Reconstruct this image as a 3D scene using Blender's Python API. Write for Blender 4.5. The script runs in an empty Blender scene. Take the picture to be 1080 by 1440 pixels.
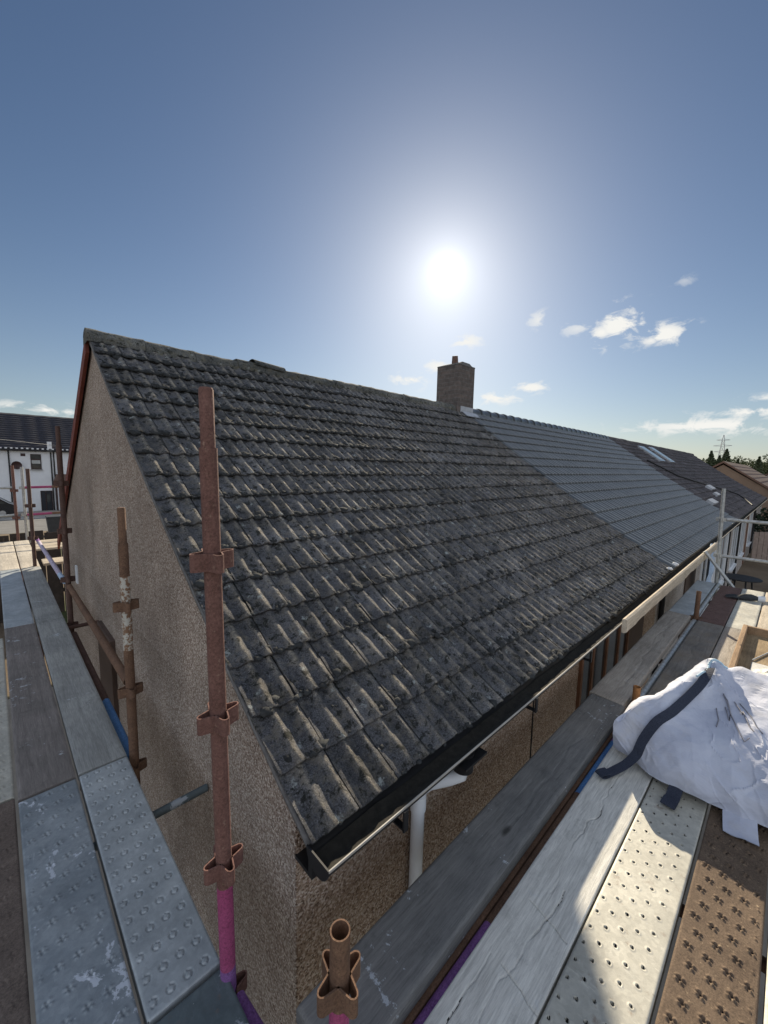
import bpy, math, random
import numpy as np
from mathutils import Vector, Matrix

random.seed(7)
rng = np.random.default_rng(7)
SC = bpy.context.scene
COL = SC.collection
R = math.radians

# ------------------------------------------------------------------ camera
H = 3.68                                     # eye height above the ground, deck is at 2.0
cam_d = bpy.data.cameras.new("camera")
cam_d.sensor_fit = 'HORIZONTAL'
cam_d.sensor_width = 36.0
cam_d.lens = 36.0 * 563.2 / 1080.0
cam_d.clip_start = 0.05
cam_d.clip_end = 3000
cam = bpy.data.objects.new("camera", cam_d)
COL.objects.link(cam)
ax_r = Vector((0.71593, -0.69777, 0.02364))   # camera right
ax_u = Vector((0.06419, 0.09950, 0.99297))    # camera up
ax_f = Vector((0.69521, 0.70938, -0.11602))   # camera forward
cam.matrix_world = Matrix(((ax_r.x, ax_u.x, -ax_f.x, 0.0), (ax_r.y, ax_u.y, -ax_f.y, 0.0),
                           (ax_r.z, ax_u.z, -ax_f.z, H), (0, 0, 0, 1)))
SC.camera = cam

# ------------------------------------------------------------------ sun, sky, exposure
SUN = Vector((0.7186, 0.5610, 0.4110)).normalized()
SUN_EL = math.asin(SUN.z)
SUN_ROT = math.atan2(SUN.x, SUN.y)
sun_d = bpy.data.lights.new("sun", 'SUN')
sun_d.energy = 5.0
sun_d.angle = R(0.55)
sun_d.color = (1.0, 0.87, 0.67)
sun = bpy.data.objects.new("sun", sun_d)
COL.objects.link(sun)
SUN_L = Vector((SUN.x, SUN.y, SUN.z + 0.028)).normalized()
sun.rotation_euler = SUN_L.to_track_quat('Z', 'Y').to_euler()
sun.location = SUN * 50

SC.view_settings.view_transform = 'Standard'
SC.view_settings.look = 'None'
SC.view_settings.exposure = 0.72
SC.view_settings.gamma = 1.0

W = bpy.data.worlds.new("World")
SC.world = W
W.use_nodes = True
def build_world():
    nt = W.node_tree
    N, L = nt.nodes, nt.links
    N.clear()
    out = N.new('ShaderNodeOutputWorld')
    bg = N.new('ShaderNodeBackground')
    L.new(bg.outputs[0], out.inputs[0])
    sky = N.new('ShaderNodeTexSky')
    sky.sky_type = 'NISHITA'
    sky.sun_disc = False
    sky.sun_elevation = SUN_EL
    sky.sun_rotation = SUN_ROT
    sky.air_density = 1.0
    sky.dust_density = 0.42
    sky.ozone_density = 3.0
    tc = N.new('ShaderNodeTexCoord')
    vec = tc.outputs['Generated']
    def math_(op, a, b=None, clamp=False):
        n = N.new('ShaderNodeMath'); n.operation = op; n.use_clamp = clamp
        for i, v in enumerate((a, b)):
            if v is None: continue
            if isinstance(v, (int, float)): n.inputs[i].default_value = v
            else: L.new(v, n.inputs[i])
        return n.outputs[0]
    def vmath(op, a, b=None):
        n = N.new('ShaderNodeVectorMath'); n.operation = op
        for i, v in enumerate((a, b)):
            if v is None: continue
            if isinstance(v, (tuple, Vector)): n.inputs[i].default_value = tuple(v)
            else: L.new(v, n.inputs[i])
        return n
    def mixc(f, a, b, mode='MIX'):
        n = N.new('ShaderNodeMix'); n.data_type = 'RGBA'; n.blend_type = mode; n.clamp_factor = True
        for s, v in ((n.inputs[0], f), (n.inputs[6], a), (n.inputs[7], b)):
            if isinstance(v, (int, float)): s.default_value = v
            elif isinstance(v, tuple): s.default_value = v
            else: L.new(v, s)
        return n.outputs[2]
    nrm = vmath('NORMALIZE', vec).outputs[0]
    # the glare of hazy air round the sun, and the sun itself
    dot = vmath('DOT_PRODUCT', nrm, SUN).outputs['Value']
    ang = math_('ARCCOSINE', math_('MINIMUM', dot, 0.99999))
    g1 = math_('MULTIPLY', math_('EXPONENT', math_('MULTIPLY', ang, -1 / 0.048)), 8.0)
    g2 = math_('MULTIPLY', math_('EXPONENT', math_('MULTIPLY', ang, -1 / 0.20)), 1.5)
    disc = math_('MULTIPLY', math_('EXPONENT', math_('MULTIPLY', math_('POWER', math_('DIVIDE', ang, 0.019), 2.0), -1.0)), 16.0)
    glow = math_('ADD', math_('ADD', g1, g2), disc)
    gcol = N.new('ShaderNodeVectorMath'); gcol.operation = 'SCALE'
    gcol.inputs[0].default_value = (1.0, 0.99, 0.94)
    L.new(glow, gcol.inputs[3])
    tinted = vmath('MULTIPLY', sky.outputs[0], (0.755, 0.80, 0.85)).outputs[0]
    base = vmath('ADD', tinted, gcol.outputs[0]).outputs[0]
    # pale haze low over the horizon
    sz = N.new('ShaderNodeSeparateXYZ'); L.new(nrm, sz.inputs[0])
    hz = math_('MULTIPLY', math_('EXPONENT', math_('MULTIPLY', math_('MAXIMUM', sz.outputs[2], 0.0), -1 / 0.16)), 0.42)
    base = mixc(hz, base, (7.9, 8.3, 8.0, 1))
    # clouds: wisps at their own bearings, broken up by noise
    noise = N.new('ShaderNodeTexNoise'); noise.inputs['Scale'].default_value = 22.0
    noise.inputs['Detail'].default_value = 9.0; noise.inputs['Roughness'].default_value = 0.62
    noise.inputs['Distortion'].default_value = 0.5
    mp = N.new('ShaderNodeMapping'); mp.inputs['Scale'].default_value = (1.0, 1.0, 2.1)
    L.new(nrm, mp.inputs[0]); L.new(mp.outputs[0], noise.inputs['Vector'])
    nf = noise.outputs['Fac']
    total = None
    CL = [((0.9181, 0.2730, 0.2874), 0.066, 0.046, 1.0), ((0.9050, 0.3050, 0.2780), 0.040, 0.026, .8),
          ((0.9432, 0.2033, 0.2626), 0.054, 0.028, 0.95), ((0.9405, 0.2250, 0.2540), 0.030, 0.014, 0.7),
          ((0.8822, 0.4346, 0.1812), 0.048, 0.018, .9), ((0.9220, 0.1762, 0.3447), 0.024, 0.012, .28),
          ((0.7855, 0.5509, 0.2820), 0.046, 0.022, .8), ((0.7215, 0.6627, 0.2007), 0.052, 0.024, .85),
          ((0.7589, 0.6086, 0.2317), 0.040, 0.022, .8), ((0.8467, 0.5074, 0.1605), 0.070, 0.022, .85),
          ((0.8533, 0.4159, 0.3144), 0.028, 0.026, .55), ((0.8910, 0.3479, 0.2916), 0.045, 0.018, .5),
          ((0.9885, 0.1228, 0.0900), 0.190, 0.022, .85), ((0.9932, 0.0638, 0.1120), 0.110, 0.016, .8), ((0.9945, 0.0500, 0.1350), 0.05, 0.010, .6),
          ((0.9965, 0.0200, 0.0800), 0.150, 0.020, .8), ((0.0757, 0.9935, 0.0870), 0.085, 0.016, .9)]
    for d, wx, wz, op in CL:
        d = Vector(d).normalized()
        t = Vector((-d.y, d.x, 0)).normalized(); u = d.cross(t).normalized() * -1
        du = math_('DIVIDE', vmath('DOT_PRODUCT', nrm, t).outputs['Value'], wx)
        off = vmath('SUBTRACT', nrm, d).outputs[0]
        dv = math_('DIVIDE', vmath('DOT_PRODUCT', off, u).outputs['Value'], wz)
        front = math_('GREATER_THAN', vmath('DOT_PRODUCT', nrm, d).outputs['Value'], 0.5)
        r2 = math_('SQRT', math_('ADD', math_('MULTIPLY', du, du), math_('MULTIPLY', dv, dv)))
        m = math_('SUBTRACT', 1.0, r2)
        m = math_('MULTIPLY', math_('ADD', m, math_('MULTIPLY', math_('SUBTRACT', nf, 0.56), 4.2)), 1.6, True)
        m = math_('MULTIPLY', math_('MULTIPLY', m, math_('MAXIMUM', math_('SUBTRACT', 1.35, r2), 0.0)), math_('MULTIPLY', front, op), True)
        total = m if total is None else math_('MAXIMUM', total, m)
    cloud_front = mixc(total, base, (11.2, 11.1, 10.6, 1))
    # unseen bright cloud added behind the viewer to fill the shaded sides
    n2 = N.new('ShaderNodeTexNoise'); n2.inputs['Scale'].default_value = 2.6
    n2.inputs['Detail'].default_value = 6.0; n2.inputs['Roughness'].default_value = 0.6
    L.new(mp.outputs[0], n2.inputs['Vector'])
    back = math_('MULTIPLY', math_('SUBTRACT', vmath('DOT_PRODUCT', nrm, (-0.70, -0.71, 0.10)).outputs['Value'], 0.05), 3.0, True)
    cm = math_('MULTIPLY', math_('MULTIPLY', math_('SUBTRACT', n2.outputs['Fac'], 0.36), 5.0, True), back, True)
    allc = mixc(cm, cloud_front, (11.6, 12.5, 14.0, 1))
    L.new(allc, bg.inputs[0])
    bg.inputs[1].default_value = 0.05
build_world()

# ------------------------------------------------------------------ noise and mesh helpers
def _hash(ix, iy, seed):
    n = (ix * 374761393 + iy * 668265263 + seed * 1442695041) & 0xFFFFFFFF
    n = ((n ^ (n >> 13)) * 1274126177) & 0xFFFFFFFF
    return ((n ^ (n >> 16)) & 0xFFFF) / 65535.0
def vnoise(x, y, seed=0):
    x = np.asarray(x, float); y = np.asarray(y, float)
    ix = np.floor(x).astype(np.int64); iy = np.floor(y).astype(np.int64)
    fx = x - ix; fy = y - iy
    fx = fx * fx * (3 - 2 * fx); fy = fy * fy * (3 - 2 * fy)
    a = _hash(ix, iy, seed); b = _hash(ix + 1, iy, seed); c = _hash(ix, iy + 1, seed); d = _hash(ix + 1, iy + 1, seed)
    return (a * (1 - fx) + b * fx) * (1 - fy) + (c * (1 - fx) + d * fx) * fy - 0.5
def fbm(x, y, seed=0, octv=4):
    s = 0; a = 1.0
    for k in range(octv):
        s = s + a * vnoise(np.asarray(x) * 2 ** k, np.asarray(y) * 2 ** k, seed + k * 17); a *= 0.5
    return s

def props(o, label=None, cat=None, group=None, kind=None):
    if label: o['label'] = label
    if cat: o['category'] = cat
    if group: o['group'] = group
    if kind: o['kind'] = kind
    return o

def thing(name, label, cat, loc, group=None):
    o = bpy.data.objects.new(name, None)
    o.empty_display_size = 0.1
    o.location = loc
    COL.objects.link(o)
    return props(o, label, cat, group)

def world_of(o):
    v = Vector(o.location)
    while o.parent: o = o.parent; v += Vector(o.location)
    return v

class MB:
    """collects pieces of ONE object's mesh, in world coordinates"""
    def __init__(s): s.v = []; s.f = []; s.m = []; s.sm = []; s.tint = None
    def add(s, verts, faces, mat=0, smooth=False):
        o = len(s.v)
        s.v.extend([tuple(p) for p in verts]); s.f.extend([tuple(i + o for i in f) for f in faces])
        s.m.extend([mat] * len(faces)); s.sm.extend([smooth] * len(faces))
        return s
    def box(s, lo, hi, mat=0, rot=None, pivot=None, bev=0.0):
        x0, y0, z0 = lo; x1, y1, z1 = hi
        if bev > 0:
            b = bev
            ring = [(x0 + b, y0), (x1 - b, y0), (x1, y0 + b), (x1, y1 - b), (x1 - b, y1), (x0 + b, y1), (x0, y1 - b), (x0, y0 + b)]
            ring_in = [(min(max(x, x0 + b), x1 - b), min(max(y, y0 + b), y1 - b)) for x, y in ring]
            vs = []
            for (rg, z) in ((ring_in, z0), (ring, z0 + b), (ring, z1 - b), (ring_in, z1)):
                vs += [(x, y, z) for x, y in rg]
            fs = [tuple(range(7, -1, -1))]
            for k in range(3):
                for i in range(8):
                    j = (i + 1) % 8
                    fs.append((k * 8 + i, k * 8 + j, k * 8 + 8 + j, k * 8 + 8 + i))
            fs.append(tuple(range(24, 32)))
        else:
            vs = [(x0, y0, z0), (x1, y0, z0), (x1, y1, z0), (x0, y1, z0), (x0, y0, z1), (x1, y0, z1), (x1, y1, z1), (x0, y1, z1)]
            fs = [(3, 2, 1, 0), (4, 5, 6, 7), (0, 1, 5, 4), (1, 2, 6, 5), (2, 3, 7, 6), (3, 0, 4, 7)]
        if rot is not None:
            pv = Vector(pivot) if pivot is not None else Vector(((x0 + x1) / 2, (y0 + y1) / 2, (z0 + z1) / 2))
            vs = [rot @ (Vector(v) - pv) + pv for v in vs]
        return s.add(vs, fs, mat)
    def tube(s, pts, r, n=16, mat=0, caps=True, bore=0.0, smooth=True):
        pts = [Vector(p) for p in pts]
        rr = r if isinstance(r, (list, tuple)) else [r] * len(pts)
        rings = []
        up = None
        for i, p in enumerate(pts):
            d = (pts[min(i + 1, len(pts) - 1)] - pts[max(i - 1, 0)]).normalized()
            if up is None:
                up = Vector((0, 0, 1)) if abs(d.z) < 0.9 else Vector((1, 0, 0))
            a = d.cross(up).normalized(); b = a.cross(d).normalized(); up = b
            rings.append([p + (a * math.cos(2 * math.pi * k / n) + b * math.sin(2 * math.pi * k / n)) * rr[i] for k in range(n)])
        vs = [v for rg in rings for v in rg]; fs = []
        for i in range(len(pts) - 1):
            for k in range(n):
                j = (k + 1) % n
                fs.append((i * n + k, i * n + j, (i + 1) * n + j, (i + 1) * n + k))
        s.add(vs, fs, mat, smooth)
        if bore > 0:            # open top: a lip and an inner wall
            d = (pts[-1] - pts[-2]).normalized()
            outer = rings[-1]; c = pts[-1]
            inner = [c + (v - c) * (bore / rr[-1]) for v in outer]
            deep = [v - d * 0.30 for v in inner]
            vs = outer + inner + deep
            fs = [(k, (k + 1) % n, n + (k + 1) % n, n + k) for k in range(n)]
            s.add(vs, fs, mat, False)
            s.add(inner + deep, [(k, (k + 1) % n, n + (k + 1) % n, n + k) for k in range(n)] + [tuple(range(n, 2 * n))], mat, True)
            if caps: s.add(rings[0], [tuple(range(n - 1, -1, -1))], mat)
        elif caps:
            s.add(rings[0], [tuple(range(n - 1, -1, -1))], mat); s.add(rings[-1], [tuple(range(n))], mat)
        return s
    def prism(s, poly, axis, a, b, mat=0):
        """poly in the two other axes, extruded along axis from a to b"""
        def P(q, t):
            return {'x': (t, q[0], q[1]), 'y': (q[0], t, q[1]), 'z': (q[0], q[1], t)}[axis]
        n = len(poly)
        vs = [P(q, a) for q in poly] + [P(q, b) for q in poly]
        fs = [tuple(range(n - 1, -1, -1)), tuple(range(n, 2 * n))] + [(i, (i + 1) % n, n + (i + 1) % n, n + i) for i in range(n)]
        return s.add(vs, fs, mat)
    def grid(s, P, mat=0, smooth=True):
        """P: array (n, m, 3)"""
        n, m = P.shape[:2]
        i, j = np.meshgrid(np.arange(n - 1), np.arange(m - 1), indexing='ij')
        a = (i * m + j).ravel()
        fs = np.stack([a, a + m, a + m + 1, a + 1], 1).tolist()
        return s.add(P.reshape(-1, 3).tolist(), fs, mat, smooth)
    def build(s, name, mats, parent=None, label=None, tint=None, crest=None):
        me = bpy.data.meshes.new(name)
        off = world_of(parent) if parent is not None else Vector((0, 0, 0))
        v = np.array(s.v, float) - np.array(off)
        me.from_pydata(v.tolist(), [], s.f)
        if not isinstance(mats, (list, tuple)): mats = [mats]
        for m in mats: me.materials.append(m)
        me.polygons.foreach_set('material_index', s.m)
        me.polygons.foreach_set('use_smooth', s.sm)
        if tint is not None:
            at = me.attributes.new('tint', 'FLOAT', 'POINT')
            at.data.foreach_set('value', np.asarray(tint, float))
        if crest is not None:
            at = me.attributes.new('crest', 'FLOAT', 'POINT')
            at.data.foreach_set('value', np.asarray(crest, float))
        me.update()
        o = bpy.data.objects.new(name, me)
        COL.objects.link(o)
        if parent is not None: o.parent = parent
        if label: o['label'] = label
        return o

# ------------------------------------------------------------------ materials
def S(r, g, b):
    """an sRGB colour triple 0-255 as linear"""
    f = lambda c: (c / 255 / 12.92) if c / 255 <= 0.04045 else ((c / 255 + 0.055) / 1.055) ** 2.4
    return (f(r), f(g), f(b), 1.0)

class Mat:
    """small node-tree builder; textures read the world Position so they never swim"""
    def __init__(s, name, rough=0.8, metal=0.0, spec=0.4):
        s.m = bpy.data.materials.new(name); s.m.use_nodes = True
        s.nt = s.m.node_tree; s.N = s.nt.nodes; s.L = s.nt.links
        s.b = s.N['Principled BSDF']
        s.b.inputs['Roughness'].default_value = rough
        s.b.inputs['Metallic'].default_value = metal
        s.b.inputs['Specular IOR Level'].default_value = spec
        g = s.N.new('ShaderNodeNewGeometry'); s.pos = g.outputs['Position']
        s.normal = None; s.c = None
    def mapv(s, scale=(1, 1, 1), rot=(0, 0, 0)):
        n = s.N.new('ShaderNodeMapping'); n.inputs['Scale'].default_value = scale; n.inputs['Rotation'].default_value = rot
        s.L.new(s.pos, n.inputs[0]); return n.outputs[0]
    def noise(s, scale, detail=6, rough=0.6, vec=None, dist=0.0):
        n = s.N.new('ShaderNodeTexNoise'); n.inputs['Scale'].default_value = scale
        n.inputs['Detail'].default_value = detail; n.inputs['Roughness'].default_value = rough; n.inputs['Distortion'].default_value = dist
        s.L.new(vec if vec is not None else s.pos, n.inputs['Vector']); return n.outputs['Fac']
    def vor(s, scale, out='Color', feature='F1', vec=None, rnd=1.0):
        n = s.N.new('ShaderNodeTexVoronoi'); n.feature = feature; n.inputs['Scale'].default_value = scale
        n.inputs['Randomness'].default_value = rnd
        s.L.new(vec if vec is not None else s.pos, n.inputs['Vector']); return n.outputs[out]
    def ramp(s, fac, stops, interp='LINEAR'):
        n = s.N.new('ShaderNodeValToRGB'); n.color_ramp.interpolation = interp
        e = n.color_ramp.elements
        while len(e) < len(stops): e.new(0.5)
        for k, (p, c) in enumerate(stops):
            e[k].position = p; e[k].color = c if isinstance(c, tuple) else (c, c, c, 1)
        s.L.new(fac, n.inputs[0]); return n.outputs[0]
    def mix(s, f, a, b, mode='MIX'):
        n = s.N.new('ShaderNodeMix'); n.data_type = 'RGBA'; n.blend_type = mode
        for so, v in ((n.inputs[0], f), (n.inputs[6], a), (n.inputs[7], b)):
            if isinstance(v, (int, float)): so.default_value = v
            elif isinstance(v, tuple): so.default_value = v
            else: s.L.new(v, so)
        return n.outputs[2]
    def math(s, op, a, b=None, clamp=False):
        n = s.N.new('ShaderNodeMath'); n.operation = op; n.use_clamp = clamp
        for i, v in enumerate((a, b)):
            if v is None: continue
            if isinstance(v, (int, float)): n.inputs[i].default_value = v
            else: s.L.new(v, n.inputs[i])
        return n.outputs[0]
    def attr(s, name):
        n = s.N.new('ShaderNodeAttribute'); n.attribute_name = name; return n.outputs['Fac']
    def sep(s, col):
        n = s.N.new('ShaderNodeSeparateColor'); s.L.new(col, n.inputs[0]); return n.outputs
    def bump(s, h, strength=0.5, dist=0.01):
        n = s.N.new('ShaderNodeBump'); n.inputs['Strength'].default_value = strength; n.inputs['Distance'].default_value = dist
        s.L.new(h, n.inputs['Height'])
        if s.normal is not None: s.L.new(s.normal, n.inputs['Normal'])
        s.normal = n.outputs[0]; s.L.new(s.normal, s.b.inputs['Normal'])
    def rough(s, v): s.L.new(v, s.b.inputs['Roughness'])
    def done(s, col):
        if isinstance(col, tuple): s.b.inputs['Base Color'].default_value = col
        else: s.L.new(col, s.b.inputs['Base Color'])
        return s.m

def plain(name, col, rough=0.7, var=0.25, scale=12, metal=0.0, bump=0.0, spec=0.4):
    k = Mat(name, rough, metal, spec)
    n = k.noise(scale, 7, 0.65)
    lo = tuple(c * (1 - var) for c in col[:3]) + (1,); hi = tuple(min(1, c * (1 + var)) for c in col[:3]) + (1,)
    if bump: k.bump(k.noise(scale * 8, 5), bump, 0.004)
    return k.done(k.ramp(n, [(0.3, lo), (0.7, hi)]))

def m_tile(name, lo, hi, lichen=0.0, moss=0.0, rough=0.9, grain=0.5, warm=None, spec=0.3, tr=0.28, crest=None, camt=0.5):
    k = Mat(name, rough, 0, spec)
    t = k.attr('tint')
    col = k.ramp(k.noise(2.2, 6, 0.6), [(0.3, lo), (0.7, hi)])
    g = k.noise(170, 4, 0.75)
    col = k.mix(0.9 if moss else 0.3, col, k.ramp(g, [(0.30, 0.25), (0.50, 0.9), (0.70, 2.1)]), 'MULTIPLY')
    if moss:
        pit = k.ramp(k.noise(75, 5, 0.7), [(0.55, 0.0), (0.63, 0.8)]); col = k.mix(pit, col, (0.03, 0.03, 0.032, 1))
    col = k.mix(1.0, col, k.ramp(t, [(0, 1 - tr), (1, 1 + tr)]), 'MULTIPLY')
    if crest:      # raking sun highlights put into the colour: roll crowns painted paler
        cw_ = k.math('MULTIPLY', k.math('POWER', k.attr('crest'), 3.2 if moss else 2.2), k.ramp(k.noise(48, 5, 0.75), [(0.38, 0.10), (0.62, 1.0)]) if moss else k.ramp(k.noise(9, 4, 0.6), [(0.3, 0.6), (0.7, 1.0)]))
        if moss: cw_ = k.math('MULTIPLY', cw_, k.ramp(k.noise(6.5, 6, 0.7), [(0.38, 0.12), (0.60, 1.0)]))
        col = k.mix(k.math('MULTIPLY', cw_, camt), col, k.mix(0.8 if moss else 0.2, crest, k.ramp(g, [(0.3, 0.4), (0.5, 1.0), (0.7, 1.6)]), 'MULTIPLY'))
    if warm:
        col = k.mix(k.ramp(k.noise(17, 5, 0.7), [(0.48, 0.0), (0.66, 0.6)]), col, warm)
    if moss:
        col = k.mix(0.9, col, k.ramp(k.noise(4.5, 9, 0.74), [(0.34, 0.62), (0.52, 1.08), (0.68, 1.6)]), 'MULTIPLY')
        mk = k.ramp(k.noise(22, 9, 0.76, dist=0.4), [(0.53, 0.0), (0.60, moss)])
        col = k.mix(mk, col, (0.018, 0.019, 0.014, 1))
    if lichen:
        v = k.vor(9, 'Distance')
        w = k.math('ADD', v, k.math('MULTIPLY', k.math('SUBTRACT', k.noise(60, 6, 0.7), 0.5), 0.9))
        lk = k.ramp(w, [(0.03, lichen), (0.15, 0.0)])
        col = k.mix(lk, col, (0.42, 0.45, 0.43, 1))
        l2 = k.ramp(k.noise(70, 5, 0.65), [(0.64, 0.0), (0.70, lichen * 0.55)])
        col = k.mix(l2, col, (0.32, 0.33, 0.30, 1))
    k.bump(k.noise(120, 6, 0.75), min(1.0, grain * 1.1), 0.012)
    k.bump(g, grain, 0.003)
    return k.done(col)

M = {}
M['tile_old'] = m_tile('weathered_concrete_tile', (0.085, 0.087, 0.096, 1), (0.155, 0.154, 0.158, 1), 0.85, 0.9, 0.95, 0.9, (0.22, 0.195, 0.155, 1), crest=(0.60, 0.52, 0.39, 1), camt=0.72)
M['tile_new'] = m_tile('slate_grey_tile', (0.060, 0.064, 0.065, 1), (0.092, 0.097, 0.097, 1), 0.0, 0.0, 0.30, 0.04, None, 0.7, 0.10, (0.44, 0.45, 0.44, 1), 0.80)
M['tile_far'] = m_tile('brown_grey_tile', (0.085, 0.078, 0.082, 1), (0.13, 0.115, 0.115, 1), 0.3, 0.4, 0.85, 0.4)
M['tile_street'] = plain('dark_street_roof_tile', (0.035, 0.035, 0.045, 1), 0.8, 0.3, 3)
M['tile_brown'] = plain('brown_far_roof', (0.15, 0.095, 0.075, 1), 0.9, 0.25, 3)
M['felt'] = plain('underlay_and_hole_shade', (0.012, 0.012, 0.012, 1), 0.95)
M['ridge'] = m_tile('ridge_tile_mortar', (0.10, 0.105, 0.10, 1), (0.19, 0.19, 0.175, 1), 0.5, 0.9, 0.95, 1.0, (0.20, 0.18, 0.12, 1))
M['mortar'] = plain('verge_mortar', (0.17, 0.165, 0.16, 1), 0.95, 0.35, 25, bump=0.6)
M['moss'] = plain('dark_moss', (0.040, 0.042, 0.042, 1), 1.0, 0.6, 30, bump=0.9)

def m_roughcast(name, dark, mid, light, pale, bump=1.0):
    k = Mat(name, 0.93, 0, 0.25)
    v1 = k.vor(140); s1 = k.sep(v1)[0]
    col = k.ramp(s1, [(0.0, dark), (0.28, mid), (0.62, light), (0.9, pale)])
    st = k.ramp(k.noise(1.1, 5, 0.6), [(0.35, 0.82), (0.65, 1.12)])
    col = k.mix(1.0, col, st, 'MULTIPLY')
    streak = k.ramp(k.noise(3.0, 4, 0.6, k.mapv((3.0, 3.0, 0.25))), [(0.35, 0.84), (0.65, 1.08)])
    col = k.mix(0.35, col, streak, 'MULTIPLY')
    damp = k.ramp(k.noise(0.7, 7, 0.7), [(0.48, 0.0), (0.66, 0.45)]); col = k.mix(damp, col, tuple(c * 0.55 for c in mid[:3]) + (1,))
    k.bump(k.vor(140, 'Distance'), bump, -0.009)
    return k.done(col)
M['roughcast'] = m_roughcast('pebbledash', (0.15, 0.10, 0.07, 1), (0.335, 0.255, 0.20, 1), (0.44, 0.35, 0.285, 1), (0.70, 0.61, 0.52, 1), 0.9)
M['roughcast_brown'] = m_roughcast('brown_pebbledash', (0.15, 0.09, 0.057, 1), (0.35, 0.238, 0.162, 1), (0.45, 0.33, 0.238, 1), (0.66, 0.54, 0.44, 1), 0.9)
M['roughcast_pale'] = m_roughcast('pale_roughcast', (0.24, 0.2, 0.17, 1), (0.36, 0.31, 0.27, 1), (0.45, 0.4, 0.36, 1), (0.58, 0.54, 0.5, 1), 0.6)
M['render_white'] = plain('white_render', (0.80, 0.80, 0.80, 1), 0.9, 0.06, 1.5, bump=0.3)
M['render_tan'] = plain('tan_render', (0.20, 0.15, 0.115, 1), 0.9, 0.15, 1.5)

def m_brick(name):
    k = Mat(name, 0.92, 0, 0.25)
    n = k.N.new('ShaderNodeTexBrick')
    n.inputs['Color1'].default_value = (0.165, 0.135, 0.12, 1); n.inputs['Color2'].default_value = (0.11, 0.095, 0.088, 1)
    n.inputs['Mortar'].default_value = (0.155, 0.145, 0.135, 1)
    n.inputs['Scale'].default_value = 1.0; n.inputs['Mortar Size'].default_value = 0.006
    n.inputs['Brick Width'].default_value = 0.225; n.inputs['Row Height'].default_value = 0.075
    sx = k.N.new('ShaderNodeSeparateXYZ'); k.L.new(k.pos, sx.inputs[0])
    cx = k.N.new('ShaderNodeCombineXYZ')
    k.L.new(k.math('ADD', sx.outputs[0], sx.outputs[1]), cx.inputs[0]); k.L.new(sx.outputs[2], cx.inputs[1])
    k.L.new(cx.outputs[0], n.inputs['Vector'])
    col = k.mix(0.6, n.outputs['Color'], k.ramp(k.noise(14, 7, 0.7), [(0.3, 0.5), (0.7, 1.5)]), 'MULTIPLY')
    k.bump(n.outputs['Fac'], 0.6, -0.006); k.bump(k.noise(90, 4), 0.5, 0.004)
    return k.done(col)
M['brick'] = m_brick('weathered_chimney_brick')

def m_galv(name, lo, hi, paint=0.0, rust=0.0, rough=0.5, seed=0.0):
    k = Mat(name, rough, 0.12, 0.5)
    v = k.mapv((1, 1, 1), (seed, seed * 1.7, seed * 0.3))
    col = k.ramp(k.noise(7, 8, 0.68, v), [(0.30, lo), (0.70, hi)])
    sp = k.vor(70, vec=v); col = k.mix(0.22, col, k.ramp(k.sep(sp)[0], [(0, 0.65), (1, 1.4)]), 'MULTIPLY')
    dirt = k.ramp(k.noise(2.5, 8, 0.75, v), [(0.42, 0.0), (0.72, 0.65)])
    col = k.mix(dirt, col, tuple(c * 0.55 for c in lo[:3]) + (1,))
    scuff = k.ramp(k.noise(40, 5, 0.7, k.mapv((1.2, 0.25, 1), (seed, 0, 0.6))), [(0.62, 0.0), (0.72, 0.35)])
    col = k.mix(scuff, col, tuple(min(1, c * 1.5) for c in hi[:3]) + (1,))
    if rust:
        rk = k.ramp(k.noise(16, 8, 0.75, v), [(0.58, 0.0), (0.70, rust)])
        col = k.mix(rk, col, (0.20, 0.12, 0.075, 1))
    if paint:
        a = k.noise(5.2, 8, 0.66, k.mapv((1.0, 1.0, 1.0), (0, 0, 0.9)), 0.7)
        b = k.noise(38, 5, 0.6)
        pk = k.ramp(k.math('ADD', a, k.math('MULTIPLY', b, 0.25)), [(0.715, 0.0), (0.735, paint)])
        col = k.mix(pk, col, (0.60, 0.64, 0.70, 1))
    dd = k.vor(24, 'Distance'); pk = k.ramp(k.math('ADD', dd, k.math('MULTIPLY', k.noise(50), 0.3)), [(0.16, 0.8), (0.19, 0.0)])
    col = k.mix(k.math('MULTIPLY', pk, 0.5), col, (0.55, 0.57, 0.58, 1))
    k.rough(k.ramp(k.noise(9, 6, 0.7, v), [(0.3, rough - 0.1), (0.7, rough + 0.25)]))
    k.bump(k.noise(55, 6, 0.65), 0.25, 0.003)
    return k.done(col)
M['galv_blue'] = m_galv('galvanised_batten', (0.32, 0.355, 0.375, 1), (0.50, 0.535, 0.545, 1))
M['galv_paint'] = m_galv('galvanised_batten_splashed', (0.235, 0.27, 0.295, 1), (0.39, 0.425, 0.445, 1), 0.9, seed=0.4)
M['galv_pale'] = m_galv('pale_galvanised_batten', (0.44, 0.425, 0.365, 1), (0.60, 0.58, 0.50, 1), 0, 0.6, 0.55, 1.1)
M['galv_teal'] = m_galv('dark_infill_steel', (0.075, 0.10, 0.11, 1), (0.13, 0.16, 0.17, 1), 0.4, 0.5, 0.6, 2.2)
M['galv_tube'] = plain('galvanised_tube', (0.42, 0.43, 0.42, 1), 0.45, 0.3, 25, 0.5, 0.3)
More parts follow.
